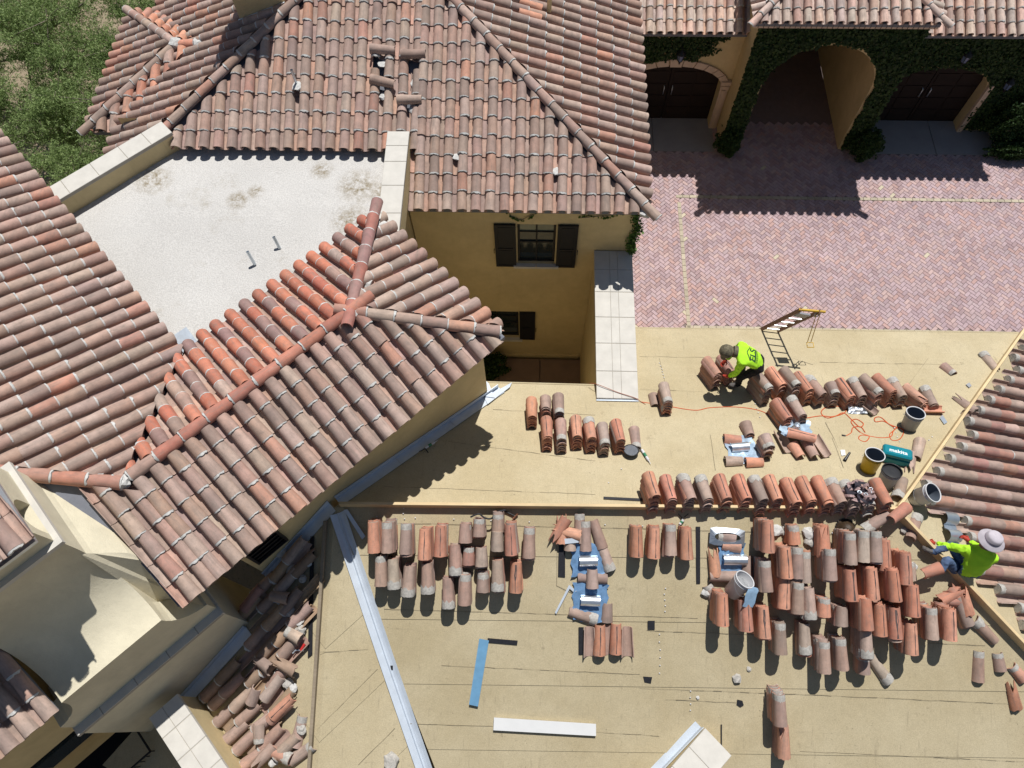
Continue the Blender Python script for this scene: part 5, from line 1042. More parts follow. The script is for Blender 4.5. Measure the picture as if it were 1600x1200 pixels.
# ================================================================ buckets, case, ladder, cord and other gear
def slope_frame(px, py, pl, h=0, axis=None, rz=0):
    nr = pl[1].normalized(); d = V((pl[1].x, pl[1].y, 0)).normalized(); p = at(px, py, pl, h)
    return p, frame(p, -d, axis or nr) @ Matrix.Rotation(rz, 4, 'Z')
M_by = plain('yellow_plastic', (.52, .36, .03), .45, 0, .12, 8); M_bw = plain('white_plastic', (.60, .60, .61), .45, 0, .1, 9); M_bg = plain('grey_plastic', (.30, .31, .33), .5, 0, .12, 9); M_bb = plain('black_plastic', (.03, .03, .032), .35)
M_bin = plain('bucket_inside', (.10, .12, .15), .6); M_print = plain('dark_print', (.14, .06, .02), .6); M_wet = plain('grey_slurry', (.30, .31, .32), .5, 0, .4, 20, .6)
M_bluerag = plain('blue_rag', (.25, .38, .52), .85, 0, .15, 20)
def bucket(label, F, mat, inner, rim, fill=None, handle=True, H=.37, r0=.125, r1=.148, dark=None):
    t = thing('bucket', label, 'bucket', F.translation)
    m = MB(); m.lathe(F, [(0, 0), (r0, 0), (r0 + (r1 - r0) * .8, H * .8), (r1 + .004, H * .82), (r1 + .004, H * .85), (r1 - .003, H * .86), (r1 - .002, H * .90), (r1 + .005, H * .905), (r1 + .005, H * .93), (r1 - .001, H * .94), (r1, H - .012)], 28); m.build('body', mat, t)
    m = MB(); m.lathe(F, [(r1 - .004, H - .02), (r1 - .008, H * .8), (r0 - .006, .012), (0, .012)], 28); m.build('inside', inner, t)
    m = MB(); m.lathe(F, [(r1 - .006, H - .014), (r1 + .008, H - .014), (r1 + .008, H), (r1 - .006, H), (r1 - .006, H - .014)], 28); m.build('rim', rim, t)
    if fill: m = MB(); m.lathe(F, [(r1 - .012, fill), (.08, fill + .012), (0, fill + .004)], 20); m.build('contents', M_wet if dark is None else dark, t)
    if handle:
        m = MB(); m.tube([F @ V(((r1 + .012) * math.cos(a), -.02 - .15 * math.sin(a) * .6 - .0, H * .80 - .17 * math.sin(a) ** 2)) for a in [math.pi * k / 12 for k in range(13)]] if False else [F @ V(((r1 + .014) * math.cos(a), -(r1 + .02) * math.sin(a), H * .86 - .15 * math.sin(a))) for a in [math.pi * k / 14 for k in range(15)]], .0035, 6); m.build('handle', M_galv, t)
    return t
p, F = slope_frame(1419, 668, I1); bucket('dark grey empty bucket with pale rim beside the open orange tile', F, M_bg, M_bin, M_bw)
p, F = slope_frame(1356, 733, I1); by = bucket('yellow bucket with worn dark print left of the teal case', F, M_by, M_bin, M_bw, rz if False else None)
for k, (a, z, w_) in enumerate(((-.95, .17, .018), (-.75, .18, .02), (-1.15, .115, .014), (-.95, .115, .016), (-.72, .12, .016), (-.98, .06, .02))):
    m = MB(); rr = .1255 + .018 * z / .3 + .0035; G = F @ Matrix.Rotation(a, 4, 'Z') @ Matrix.Translation((rr, 0, z)); m.box(G @ Matrix.Rotation(math.pi / 2, 4, 'Y'), .02 if k > 1 else .035, w_ * 1.6, .002); m.build('print_mark', M_print, by)
p, F = slope_frame(1382, 758, I1); bucket('black-rimmed bucket of tar beside the yellow one', F, M_bg, M_bb, M_bb, .33, False, dark=M_bb)
p, F = slope_frame(1428, 779, I4, .02); bucket('white bucket with dried slurry on the right slope beside the board', F, M_bw, M_bin, M_bw, .12)
p = at(1143, 926, I2, .22); F = frame(p, ey_, V((.42, .45, .9)).normalized()); bk = bucket('tilted white bucket with blue rag on the tiles left of the cluster', F, M_bw, M_bw, M_bw, .25)
m = MB(); g_ = [[F @ V((-.02 + .05 * i + .01 * math.sin(j * 2), -.13 - .035 * j, .37 - (.0 if j == 0 else .02) - .06 * max(0, j - 1) - .012 * math.sin(i * 2 + j))) for i in range(5)] for j in range(6)]
rg = thing('rag', 'pale blue rag hanging over the rim of the tilted white bucket', 'rag', g_[0][0])
m.mesh([q for r in g_ for q in r], [(j * 5 + i, j * 5 + i + 1, (j + 1) * 5 + i + 1, (j + 1) * 5 + i) for j in range(5) for i in range(4)], smooth=True); m.build('cloth', M_bluerag, rg)
# teal tool case with lettering
M_teal = plain('teal_plastic', (.005, .19, .24), .4, 0, .1, 8); M_txt = plain('white_print', (.75, .78, .78), .6, 0, .05, 5)
p, F = slope_frame(1396, 719, I1, 0, None, -.34)
cs = thing('tool_case', 'teal plastic power tool case with white lettering on the lid', 'tool case', p)
def rbox(mb, F, sx, sy, z0, z1, b, mi=0):
    rings = []
    for z, i in ((z0, b), (z0 + b, 0), (z1 - b, 0), (z1, b)):
        x, y = sx / 2 - i, sy / 2 - i; c = min(b * 1.2, x * .5)
        rings.append([F @ V((px_, py_, z)) for px_, py_ in ((-x + c, -y), (x - c, -y), (x, -y + c), (x, y - c), (x - c, y), (-x + c, y), (-x, y - c), (-x, -y + c))])
    vs = [q for r in rings for q in r]; fs = [tuple(range(7, -1, -1)), tuple(range(24, 32))]
    for j in range(3): fs += [(j * 8 + k, j * 8 + (k + 1) % 8, (j + 1) * 8 + (k + 1) % 8, (j + 1) * 8 + k) for k in range(8)]
    mb.mesh(vs, fs, mi)
m = MB(); rbox(m, F, .44, .22, 0, .13, .02); m.build('case_body', M_teal, cs)
m = MB(); rbox(m, F, .45, .23, .134, .235, .025); lid = m.build('case_lid', M_teal, cs)
for x in (-.14, .14): m = MB(); rbox(m, F @ Matrix.Translation((x, -.118, 0)), .05, .012, .09, .17, .004); m.build('latch', M_galv, cs)
m = MB(); m.tube([F @ V((-.07, -.115, .10)), F @ V((-.07, -.15, .10)), F @ V((.07, -.15, .10)), F @ V((.07, -.115, .10))], .012, 8); m.build('handle', M_bb, cs)
def text_mesh(name, s, size, M, mat, par, font_w=0, extr=.0006, wrap=None):
    cu = bpy.data.curves.new(name, 'FONT'); cu.body = s; cu.size = size; cu.align_x = 'CENTER'; cu.align_y = 'CENTER'; cu.extrude = extr; cu.offset = font_w; cu.resolution_u = 3
    o = bpy.data.objects.new(name + '_tmp', cu); C.objects.link(o); bpy.context.view_layer.update()
    me = bpy.data.meshes.new_from_object(o.evaluated_get(bpy.context.evaluated_depsgraph_get())); bpy.data.objects.remove(o); me.materials.clear(); me.materials.append(mat)
    me.transform(M)
    if wrap: wrap(me)
    return link(name, me, par)
text_mesh('lettering', 'makita', .105, F @ Matrix.Translation((0, .02, .2365)) @ Matrix.Rotation(math.pi, 4, 'Z'), M_txt, lid, .0025)
# ladder leaning on the far eave
ld = thing('ladder', 'brown fibreglass extension ladder with yellow stand-off rising over the far eave', 'ladder', (4.2, 8.4, 0))
M_lad = plain('brown_fibreglass', (.17, .085, .045), .5, 0, .15, 6); M_alu = mk_metal('bright_aluminium', (.80, .82, .84), .35); M_gold = plain('yellow_steel', (.55, .33, .02), .45)
T1, T2 = V((4.73, 6.83, 5.70)), V((5.04, 6.78, 5.73)); Bt = V((4.53, 7.29, 4.16)); dl = (T1 - Bt).normalized(); ft = T1 - dl * (T1.z / dl.z); sd = (T2 - T1)
for q in (T1, T2):
    f0 = q - dl * (q.z / dl.z); m = MB(); m.box(frame(f0, sd.cross(dl), dl), .026, .075, (q - f0).length); m.build('rail', M_lad, ld)
k = 0; L_ = (T1 - ft).length
while .25 + k * .30 < L_ - .1: a = ft + dl * (.25 + k * .30); m = MB(); m.tube([a, a + sd], .017, 8); m.build('rung', M_alu, ld); k += 1
a = T1 + sd * .5 - dl * .12
m = MB(); m.tube([T1 + sd * -.1 - dl * .02, T2 + sd * .25 - dl * .04 + V((.03, 0, .02))], .024, 8); m.build('stand_off_bar', M_gold, ld)
hk = T2 + sd * .05 - dl * .06
m = MB(); m.tube([hk + V((.04 * math.cos(a_), .01 * a_ / 6, -.08 + .09 * math.sin(a_))) for a_ in [k * .45 for k in range(15)]], .014, 6); m.build('rope_coil', M_bg, ld)
for x in (-.025, .035): m = MB(); e = at(1264 + x * 90, 534, I1, .50); m.tube([hk + V((x, 0, -.05)), e], .007, 6); m.build('arm', M_gold, ld)
e0 = at(1266, 539, I1, .48); Fp = frame(e0, ey_, (0, 0, 1))
m = MB(); cr = [Fp @ V(q) for q in ((-.06, -.05, 0), (.06, -.05, 0), (.06, .05, 0), (-.06, .05, 0), (-.06, -.05, 0))]; m.tube(cr, .009, 6); m.build('foot_plate', M_gold, ld)
m = MB(); pc_ = T1 + sd * .5 - dl * .30; m.box(frame(pc_, dl, sd.cross(dl)), .20, .22, .03); m.build('bracket_plate', M_bg, ld)
# orange extension cord
M_cord = plain('orange_cord', (.55, .09, .02), .5); M_redc = plain('red_brown_cord', (.30, .07, .03), .5)
def spline(pts, n=6):
    out = []
    for i in range(len(pts) - 1):
        p0, p1_, p2_, p3_ = pts[max(i - 1, 0)], pts[i], pts[i + 1], pts[min(i + 2, len(pts) - 1)]
        for k in range(n):
            t = k / n; out.append(tuple(.5 * (2 * b + (c - a) * t + (2 * a - 5 * b + 4 * c - d) * t * t + (3 * b - a - 3 * c + d) * t ** 3) for a, b, c, d in zip(p0, p1_, p2_, p3_)))
    return out + [tuple(pts[-1])]
def cord(name, label, pts, pl, r, mat, cat, h=.012):
    w3 = [at(x, y, pl, h) for x, y in spline(pts)]; m = MB(); m.tube(w3, r, 6); o = m.build(name, mat, None, w3[0]); tag(o, label, cat); return o
cord('extension_cord', 'orange extension cord snaking in loops across the upper yellow slope', [(1002, 628), (1040, 634), (1085, 641), (1110, 637), (1150, 636), (1185, 641), (1212, 652), (1240, 656), (1280, 650), (1300, 651), (1318, 646), (1322, 638), (1308, 635), (1290, 637), (1283, 645), (1292, 653), (1306, 650), (1318, 645), (1330, 655), (1343, 667), (1349, 662), (1338, 655), (1330, 660), (1345, 676), (1358, 682), (1352, 690), (1342, 686), (1347, 680), (1375, 684), (1392, 682), (1396, 673), (1404, 668), (1412, 674), (1406, 686), (1394, 688), (1390, 679), (1398, 670), (1388, 662), (1376, 652), (1367, 653), (1368, 659), (1380, 658), (1392, 664), (1412, 671)], I1, .0085, M_cord, 'cord')
cord('cord_end', 'loose orange cord tail with a black plug on the upper slope', [(1322, 681), (1330, 676), (1333, 668), (1345, 667), (1352, 676)], I1, .008, M_cord, 'cord')
m = MB(); p = at(1321, 681, I1, .015); m.tube([p, p + V((-.06, .01, 0))], .016, 8); tag(m.build('cord_plug', M_bb, None, p), 'black plug at the tail of the orange cord', 'plug')
w3 = [V((1.00, 5.68, 4.86)), V((1.15, 5.60, 4.972)), V((1.5, 5.46, 4.964)), V((1.80, 5.36, 4.964)), V((1.92, 5.30, 4.93)), V((2.0, 5.24, drop(I1, 2.0, 5.24, .015).z))]
m = MB(); m.tube([V(q) for q in spline([tuple(q) for q in w3])], .006, 6); tag(m.build('power_lead', M_redc, None, w3[0]), 'thin reddish lead crossing the end of the cream parapet', 'cord')
# strainer, caulking guns, hammer, strap and hat
p, F = slope_frame(986, 704, I1, .10); t = thing('strainer', 'round black mesh strainer beside the last stack left of the parapet', 'strainer', p)
m = MB(); m.lathe(F, [(.125, 0), (.135, .012), (.125, .024), (.115, .012), (.125, 0)], 26); m.build('ring', M_bb, t)
for k in range(-5, 6):
    for ax in (0, 1):
        l = math.sqrt(max(.0001, .12 ** 2 - (k * .021) ** 2)); a, b = (V((k * .021, -l, .008 + .002 * ax)), V((k * .021, l, .008 + .002 * ax))) if ax else (V((-l, k * .021, .008)), V((l, k * .021, .008))); m = MB(); m.tube([F @ a, F @ b], .0035, 4); m.build('wire', M_bg, t)
m = MB(); m.lathe(F, [(.12, .004), (0, .004)], 20); m.build('mesh_disc', M_bin, t)
M_green = plain('green_print', (.05, .22, .12), .5)
def caulk(label, x0, y0, x1, y1, pl):
    a, b = at(x0, y0, pl, .04), at(x1, y1, pl, .04); d = (b - a).normalized(); t = thing('caulking_gun', label, 'caulking gun', a); L_ = (b - a).length; n_ = pl[1].normalized()
    m = MB(); m.tube([a, a + d * L_ * .72], .024, 10); m.build('tube', M_bw, t); m = MB(); m.tube([a + d * L_ * .25, a + d * L_ * .5], .0252, 10); m.build('label_band', M_green, t)
    m = MB(); m.tube([a + d * L_ * .72, a + d * L_ * .8, b], [.018, .008, .004], 8); m.build('nozzle', M_bw, t); s = d.cross(n_).normalized(); m = MB(); m.tube([a + s * .02, a - d * .12 + s * .0], .007, 6); m.tube([a, a - d * .02 + s * .12], .009, 6); m.build('trigger', M_bb, t)
caulk('green and white caulking gun lying right of the round strainer', 1003, 703, 1017, 725, I1); caulk('caulking gun lying on the wall flashing below the tiled eave', 664, 700, 684, 688, (I1[0] + V((0, 0, .05)), I1[1])); caulk('white sealant tube beside the row of four stacks', 1068, 812, 1060, 822, I2)
p0, p1_ = at(801, 798, I2, .05), at(806, 810, I2, .05); t = thing('hammer', 'claw hammer with a black handle lying just under the ridge board', 'hammer', p1_)
m = MB(); m.tube([at(785, 797, I2, .04), at(804, 806, I2, .04)], .014, 8); m.build('handle', M_bb, t); m = MB(); a, b = at(809, 803, I2, .05), at(801, 811, I2, .05); m.tube([a, (a + b) / 2, b], [.016, .013, .017], 8); m.build('head', plain('rusty_steel', (.22, .10, .06), .6, .4), t)
cord('webbing_strap', 'black webbing strap draped over the short stacks under the ridge', [(735, 808), (748, 803), (757, 809), (768, 810), (777, 800), (790, 797)], I2, .014, M_tar, 'strap', .22)
p, F = slope_frame(1320, 826, I2, .0); t = thing('woven_hat', 'dark brown ribbed domed hat with a ragged rim just under the ridge board', 'vent cap', p)  # dark woven hat, shaped as a ribbed dome
m = MB(); m.lathe(F, [(.15, 0), (.155, .02), (.135, .03), (.125, .09), (.095, .15), (.05, .185), (0, .195)], 26); m.build('dome', plain('dark_woven', (.055, .035, .02), .45, 0, .5, 40, .5), t)
for k in range(24): a = 2 * math.pi * k / 24; m = MB(); m.box(F @ Matrix.Rotation(a, 4, 'Z') @ Matrix.Translation((.152, 0, 0)), .02, .018, .028); m.build('rim_tooth', M_bb, t)
# flashing strips, white board, tape and scrap on the lower slope
def strip(name, label, quad, pl, th, mat, cat, h=.02):
    q = [at(x, y, pl, h) for x, y in quad]; m = MB(); m.prism(q, (0, 0, th)); return tag(m.build(name, mat, None, sum(q, V((0, 0, 0))) / len(q)), label, cat)
M_bluestrip = plain('blue_flashing', (.16, .34, .52), .45, .1, .12, 9)
strip('flashing_strip', 'long blue metal strip lying on the lower yellow slope', [(749, 998), (764, 1001), (747, 1104), (733, 1101)], I2, .02, M_bluestrip, 'strip', .05)
strip('white_board', 'white foam board lying on the lower yellow slope', [(772, 1121), (931, 1131), (931, 1150), (771, 1141)], I2, .04, plain('white_foam', (.72, .72, .71), .7, 0, .04), 'board', .03)
tp = [('black tape strip at the head of the blue strip', [(762, 997), (809, 1001), (808, 1008), (762, 1004)], I2), ('tall black tape left of the upper blue foil', [(873, 850), (883, 850), (883, 902), (872, 901)], I2), ('black tape strip right of the row of four stacks', [(1087, 823), (1094, 823), (1094, 912), (1088, 912)], I2), ('black tape left of the laid sample patch', [(904, 980), (912, 980), (911, 1023), (904, 1023)], I2), ('small black square patch below the four stacks', [(1012, 970), (1023, 970), (1023, 984), (1012, 984)], I2), ('smudged black patch on the lower slope', [(1005, 1057), (1019, 1058), (1017, 1068), (1007, 1066)], I2), ('thin black tape line left of the long upper row', [(943, 776), (1004, 779), (1004, 783), (943, 780)], I1), ('thin black line beside the bottom coping stones', [(1126, 1132), (1128, 1132), (1128, 1165), (1126, 1165)], I2), ('black tar blot near the lone stack', [(1152, 1093), (1160, 1095), (1162, 1102), (1157, 1105), (1151, 1101)], I2), ('short black tape end beside the valley', [(610, 1040), (614, 1040), (614, 1047), (611, 1047)], I2)]
for l, q, pl in tp: strip('black_tape', l, q, pl, .006, M_tar, 'tape', .018)
strip('pale_strap', 'pale metal strap bent over the short tile by the orange scraps', [(874, 842), (904, 841), (904, 848), (874, 851)], I2, .006, M_flash, 'strap', .15)
strip('metal_scrap', 'bent L shaped metal scrap left of the lower blue foil', [(889, 914), (901, 924), (897, 926), (890, 920), (869, 960), (867, 957)], I2, .015, M_flash, 'scrap', .03)
strip('metal_scrap', 'small grey metal scrap on the upper slope near the hip board', [(1468, 653), (1472, 648), (1480, 660), (1475, 663)], I1, .01, M_galv, 'scrap'); strip('metal_scrap', 'tiny dark metal scrap above the broken tile on the upper slope', [(1509, 601), (1514, 598), (1518, 603), (1514, 606)], I1, .01, M_bg, 'scrap')
for k, (x, y, pl, r, l) in enumerate(((1152, 1060, I2, .075, 'chunk of grey mortar alone on the lower slope'), (1213, 1072, I2, .035, 'small tan shard above the lone stack'), (1170, 1045, I2, .04, 'flat dark stone near the mortar chunk'), (1213, 829, I2, .10, 'left mortar lump behind the top row of the right cluster'), (1228, 829, I2, .08, 'second mortar lump behind the top row of the right cluster'), (1263, 832, I2, .10, 'mortar lump right of the short orange stack'), (1266, 845, I2, .10, 'lower mortar lump right of the short orange stack'), (1104, 925, I2, .09, 'grey mortar heap left of the tilted bucket'), (880, 828, I2, .07, 'heap of orange tile scraps by the pale strap'), (1425, 885, I2, .08, 'pale mortar lump behind the stacks by the hip board'), (1412, 828, I2, .06, 'white mortar bits at the board junction'), (1418, 817, I4, .06, 'white crumb of mortar on the right slope by the junction'), (610, 1190, I3a, .13, 'pale grey sack end at the bottom by the valley'), (1090, 1090, I2, .03, 'dark grit clod at the felt crack'), (1240, 640, I1, .03, 'tiny blue-grey pebble by the pair of stacks'))):
    o = lump('mortar_chunk', at(x, y, pl, r * .4), r, None, [M_mortar2, M_mortar][k % 2] if k != 8 else plain('orange_scrap', ORANGE[0], .8, 0, .3, 30), .5, 300 + k); tag(o, l, 'rubble')
for k, (x, y) in enumerate(((878, 826), (884, 832), (874, 830), (1500, 936), (1492, 929), (1510, 938), (1487, 940))): o = loose(x, y, 'broken', 'o', I2, ['orange tile shard on top of the heap by the pale strap', 'lower right orange shard of the heap by the pale strap', 'lower left orange shard of the heap by the pale strap', 'uppermost right orange shard behind the stacks at the lower hip board', 'topmost orange shard behind the stacks at the lower hip board', 'rightmost orange shard behind the stacks at the lower hip board', 'lowest left orange shard behind the stacks at the lower hip board'][k], k * 1.3, .06 + .02 * (k % 3))
nails = MB()
for (x0, y0, x1, y1, n, pl) in ((1030, 565, 1038, 592, 6, I1), (1172, 607, 1188, 655, 7, I1), (1031, 985, 1031, 1058, 6, I2), (1039, 915, 1039, 960, 5, I2), (1078, 1075, 1080, 1115, 4, I2), (1395, 665, 1407, 693, 4, I1), (1450, 690, 1460, 680, 2, I1), (630, 790, 632, 815, 3, I2), (560, 806, 1390, 836, 14, I2), (940, 765, 1000, 700, 3, I1)):
    for k in range(n):
        t = (k + .5) / n; nr = pl[1].normalized(); F = frame(at(x0 + (x1 - x0) * t + random.uniform(-1, 1), y0 + (y1 - y0) * t, pl, .022), ey_, nr); nails.lathe(F, [(.011, 0), (.009, .004), (0, .005)], 8)
o = nails.build('nail_cap', M_bw); tag(o, 'pale nail caps dotted along the felt seams', 'nails', kind='stuff')
# silver scrap by the upturned tile, white paper, dark tool
m = MB(); rgf = random.Random(4); c = at(1339, 642, I1, .03); vs = [c + V((-.16 + .04 * i, -.06 + .03 * j, rgf.uniform(0, .05))) for j in range(5) for i in range(9)]; m.mesh(vs, [(j * 9 + i, j * 9 + i + 1, (j + 1) * 9 + i + 1, (j + 1) * 9 + i) for j in range(4) for i in range(8)]); tag(m.build('foil_scrap', M_foil, None, c), 'crumpled silver foil beside the upturned tile and cord', 'foil')
strip('paper_tag', 'white paper tag lying left of the yellow bucket', [(1313, 703), (1320, 703), (1321, 711), (1315, 712)], I1, .004, M_txt, 'paper'); m = MB(); a, b = at(1320, 719, I1, .03), at(1328, 707, I1, .10); m.tube([a, (a + b) / 2, b], [.03, .022, .018], 10); tag(m.build('torch_head', M_bb, None, a), 'dark stubby nozzle standing left of the yellow bucket', 'tool')
tcl = thing('red_clamp', 'red and grey hand tool lying on the old tiles by the weathered board', 'tool', at(470, 1016, I3b, .1)); p = at(470, 1016, I3b, .1)
m = MB(); m.tube([p, p + V((.05, .09, .02))], .022, 8); m.build('grip', plain('red_plastic', (.5, .03, .03), .4), tcl); m = MB(); m.tube([p + V((.05, .0, 0)), p + V((-.08, .0, .0)), p + V((-.12, -.05, 0))], .014, 6); m.build('jaw', M_galv, tcl)
# tangled safety harness on the end of the long row
M_web = plain('faded_webbing', (.36, .25, .24), .85, 0, .3, 30); M_webd = plain('dark_webbing', (.035, .03, .04), .8)
p0 = at(1343, 766, I1, .46); hr = thing('safety_harness', 'tangled brown and black safety harness draped over the long row of stacks', 'harness', p0)
rg3 = random.Random(12)
def ribbon(pts, w, mat, name):
    m = MB(); pr = None; pts = [V(q) for q in spline([tuple(q) for q in pts], 5)]
    L_ = []; 
    for i, q in enumerate(pts):
        d = (pts[min(i + 1, len(pts) - 1)] - pts[max(i - 1, 0)]).normalized(); s = d.cross(V((.3 * math.sin(i * .7), .3 * math.cos(i * .5), 1))).normalized() * w; L_ += [q - s, q + s]
    n = len(pts); up_ = V((0, 0, .006)); m.mesh(L_ + [q + up_ for q in L_], [(2 * i, 2 * i + 2, 2 * i + 3, 2 * i + 1) for i in range(n - 1)] + [(2 * n + 2 * i, 2 * n + 2 * i + 1, 2 * n + 2 * i + 3, 2 * n + 2 * i + 2) for i in range(n - 1)] + [(2 * i, 2 * n + 2 * i, 2 * n + 2 * i + 2, 2 * i + 2) for i in range(n - 1)] + [(2 * i + 1, 2 * i + 3, 2 * n + 2 * i + 3, 2 * n + 2 * i + 1) for i in range(n - 1)]); m.build(name, mat, hr)
for k in range(12):
    cx_, cy_ = rg3.uniform(-.18, .18), rg3.uniform(-.14, .10); r_ = rg3.uniform(.06, .13); ph_ = rg3.uniform(0, 6); n_ = rg3.randint(4, 6)
    ribbon([p0 + V((cx_ + r_ * math.cos(ph_ + i * 1.0) * rg3.uniform(.7, 1.6), cy_ + r_ * math.sin(ph_ + i * 1.0) * rg3.uniform(.6, 1.3), .0 + rg3.uniform(-.10, .12))) for i in range(n_)], .022 if k % 3 else .03, M_web if k % 4 else M_webd, 'webbing')
for k in range(3): lump('pad', p0 + V((rg3.uniform(-.16, .18), rg3.uniform(-.12, .05), -.02)), .10, hr, M_webd if k != 1 else M_web, .55, 400 + k)
for k in range(5): q = p0 + V((rg3.uniform(-.2, .2), rg3.uniform(-.15, .1), .08)); m = MB(); m.tube([q + V((.03 * math.cos(a), .02 * math.sin(a), 0)) for a in [2 * math.pi * i / 8 for i in range(9)]], .005, 5); m.build('buckle', M_galv, hr)
# ================================================================ people
M_hiv = plain('hi_vis_cloth', (.42, .80, .03), .75, 0, .12, 5, .15); M_jean = plain('blue_denim', (.085, .13, .23), .85, 0, .35, 12, .2); M_blk = plain('black_trousers', (.014, .014, .017), .85, 0, .3, 12); M_skin = plain('skin', (.30, .16, .10), .6, 0, .1, 10); M_boot = plain('boots', (.10, .09, .085), .7); M_glove = plain('red_glove', (.42, .05, .03), .7); M_camo = plain('camo_cloth', (.15, .13, .085), .85, 0, .6, 28); M_hat = plain('pale_hat', (.50, .46, .50), .85, 0, .15, 12); M_band = plain('hat_band', (.26, .22, .27), .85); M_shirtprint = plain('dark_shirt_print', (.03, .08, .03), .8); M_hair = plain('dark_hair', (.02, .015, .012), .7)
def person(name, label, J, R, bones, mats, origin):
    """J joints, R radii, bones = (a, b, material index); one continuous skinned body, fingers welded on as tubes"""
    keys = list(J); idx = {k: i for i, k in enumerate(keys)}; me = bpy.data.meshes.new(name + '_rig'); me.from_pydata([tuple(J[k]) for k in keys], [(idx[a], idx[b]) for a, b, _ in bones], [])
    o = bpy.data.objects.new(name + '_tmp', me); C.objects.link(o); o.modifiers.new('skin', 'SKIN'); s = o.modifiers.new('sub', 'SUBSURF'); s.levels = 3; s.render_levels = 3
    for k in keys:
        sv = me.skin_vertices[0].data[idx[k]]; r = R[k]; sv.radius = r if hasattr(r, '__len__') else (r, r); sv.use_root = k == 'pelvis'
    bpy.context.view_layer.update(); ev = bpy.data.meshes.new_from_object(o.evaluated_get(bpy.context.evaluated_depsgraph_get())); bpy.data.objects.remove(o)
    V_ = [v.co.copy() for v in ev.vertices]; mb = MB(); segs = [(V(J[a]), V(J[b]), mi) for a, b, mi in bones]
    def near(p):
        best = None
        for a, b, mi in segs:
            ab = b - a; t = max(0, min(1, (p - a).dot(ab) / ab.length_squared)); d = (p - a - ab * t).length
            if best is None or d < best[0]: best = (d, mi)
        return best[1]
    rgp = random.Random(3)
    V2 = [v + V((mnoise.noise(v * 14), mnoise.noise(v * 14 + V((9, 0, 0))), mnoise.noise(v * 14 + V((0, 9, 0))))) * .014 + V((mnoise.noise(v * 31), mnoise.noise(v * 31 + V((5, 0, 0))), mnoise.noise(v * 31 + V((0, 5, 0))))) * .009 for v in V_]
    mb.v = [tuple(v) for v in V2]
    for f in ev.polygons: mb.f.append(tuple(f.vertices)); mb.m.append(near(f.center)); mb.c.append(None); mb.sm.append(True)
    t = thing(name, label, 'person', origin)
    return t, mb
def hand(mb, w, d, nrm, mi, curl=.5):
    """palm end w, pointing along d, palm facing nrm: five unequal bent fingers"""
    d = V(d).normalized(); nrm = V(nrm); nrm = (nrm - d * nrm.dot(d)).normalized(); s = d.cross(nrm)
    mb.tube([w - d * .02, w + d * .03, w + d * .07], [.028, .036, .030], 8, mi)
    for k, L_ in enumerate((.062, .074, .070, .055)):
        b = w + d * .065 + s * (-.028 + .019 * k); p = b + d * L_ * .45 + nrm * .01; q = p + (d * (1 - curl) + nrm * curl).normalized() * L_ * .35; e = q + (d * (1 - 1.5 * curl) + nrm * 1.2 * curl).normalized() * L_ * .3; mb.tube([b, p, q, e], [.0095, .009, .0085, .007], 6, mi)
    b = w + d * .015 - s * .03; mb.tube([b, b - s * .028 + d * .025 + nrm * .01, b - s * .026 + d * .055 + nrm * .025], [.012, .0105, .008], 6, mi)
def face(mb, c, fwd, up, mi, dark): # eyes, nose, mouth, ears on a head of about .11 m
    f, u = V(fwd).normalized(), V(up).normalized(); s = f.cross(u)
    mb.tube([c + f * .095 + u * .02, c + f * .122 - u * .02, c + f * .10 - u * .03], [.008, .015, .012], 6, mi)
    for k in (-1, 1):
        mb.tube([c + f * .098 + s * k * .032 + u * .018, c + f * .104 + s * k * .032 + u * .018], .009, 6, dark); mb.tube([c + s * k * .088 + u * .015, c + s * k * .10 - f * .01, c + s * k * .09 - u * .03], [.014, .018, .010], 6, mi)
    mb.tube([c + f * .098 - s * .022 - u * .052, c + f * .104 - u * .052, c + f * .098 + s * .022 - u * .052], .006, 6, dark)
# ---- worker bending over a stack
Fb = at(1150, 597, I1); f = V((-1, .12, 0)).normalized(); l = V((-.12, -1, 0)).normalized(); u = V((0, 0, 1))
def W(a, b, c): return Fb + f * a + l * b + u * c
pel = W(-.20, 0, .86); che = pel + f * .36 + u * .25; nk = che + f * .13 + u * .03; hd = nk + f * .11 - u * .03
def gnd(p, h=.05): return drop(I1, p.x, p.y, h)
J = {'pelvis': pel, 'belly': pel + f * .16 + u * .13, 'chest': che, 'neck': nk, 'head': hd, 'crown': hd + f * .09 - u * .01,
     'shl': che + l * .17 + f * .02 - u * .03, 'shr': che - l * .17 + f * .02 - u * .03, 'ell': che + l * .22 + f * .03 - u * .34, 'elr': che - l * .24 + f * .06 - u * .32, 'wrl': che + l * .16 + f * .10 - u * .58, 'wrr': che - l * .14 + f * .16 - u * .54,
     'hil': pel + l * .10 - u * .06, 'hir': pel - l * .10 - u * .06, 'knl': W(.06, .15, .50), 'knr': W(.0, -.16, .46), 'anl': gnd(W(.0, .13, 0), .10), 'anr': gnd(W(-.10, -.16, 0), .10), 'tol': gnd(W(.17, .14, 0), .05), 'tor': gnd(W(.07, -.17, 0), .05)}
R = {'pelvis': (.155, .135), 'belly': (.15, .125), 'chest': (.165, .125), 'neck': .06, 'head': .088, 'crown': .075, 'shl': .085, 'shr': .085, 'ell': .055, 'elr': .055, 'wrl': .036, 'wrr': .036, 'hil': .10, 'hir': .10, 'knl': .068, 'knr': .068, 'anl': .05, 'anr': .05, 'tol': .042, 'tor': .042}
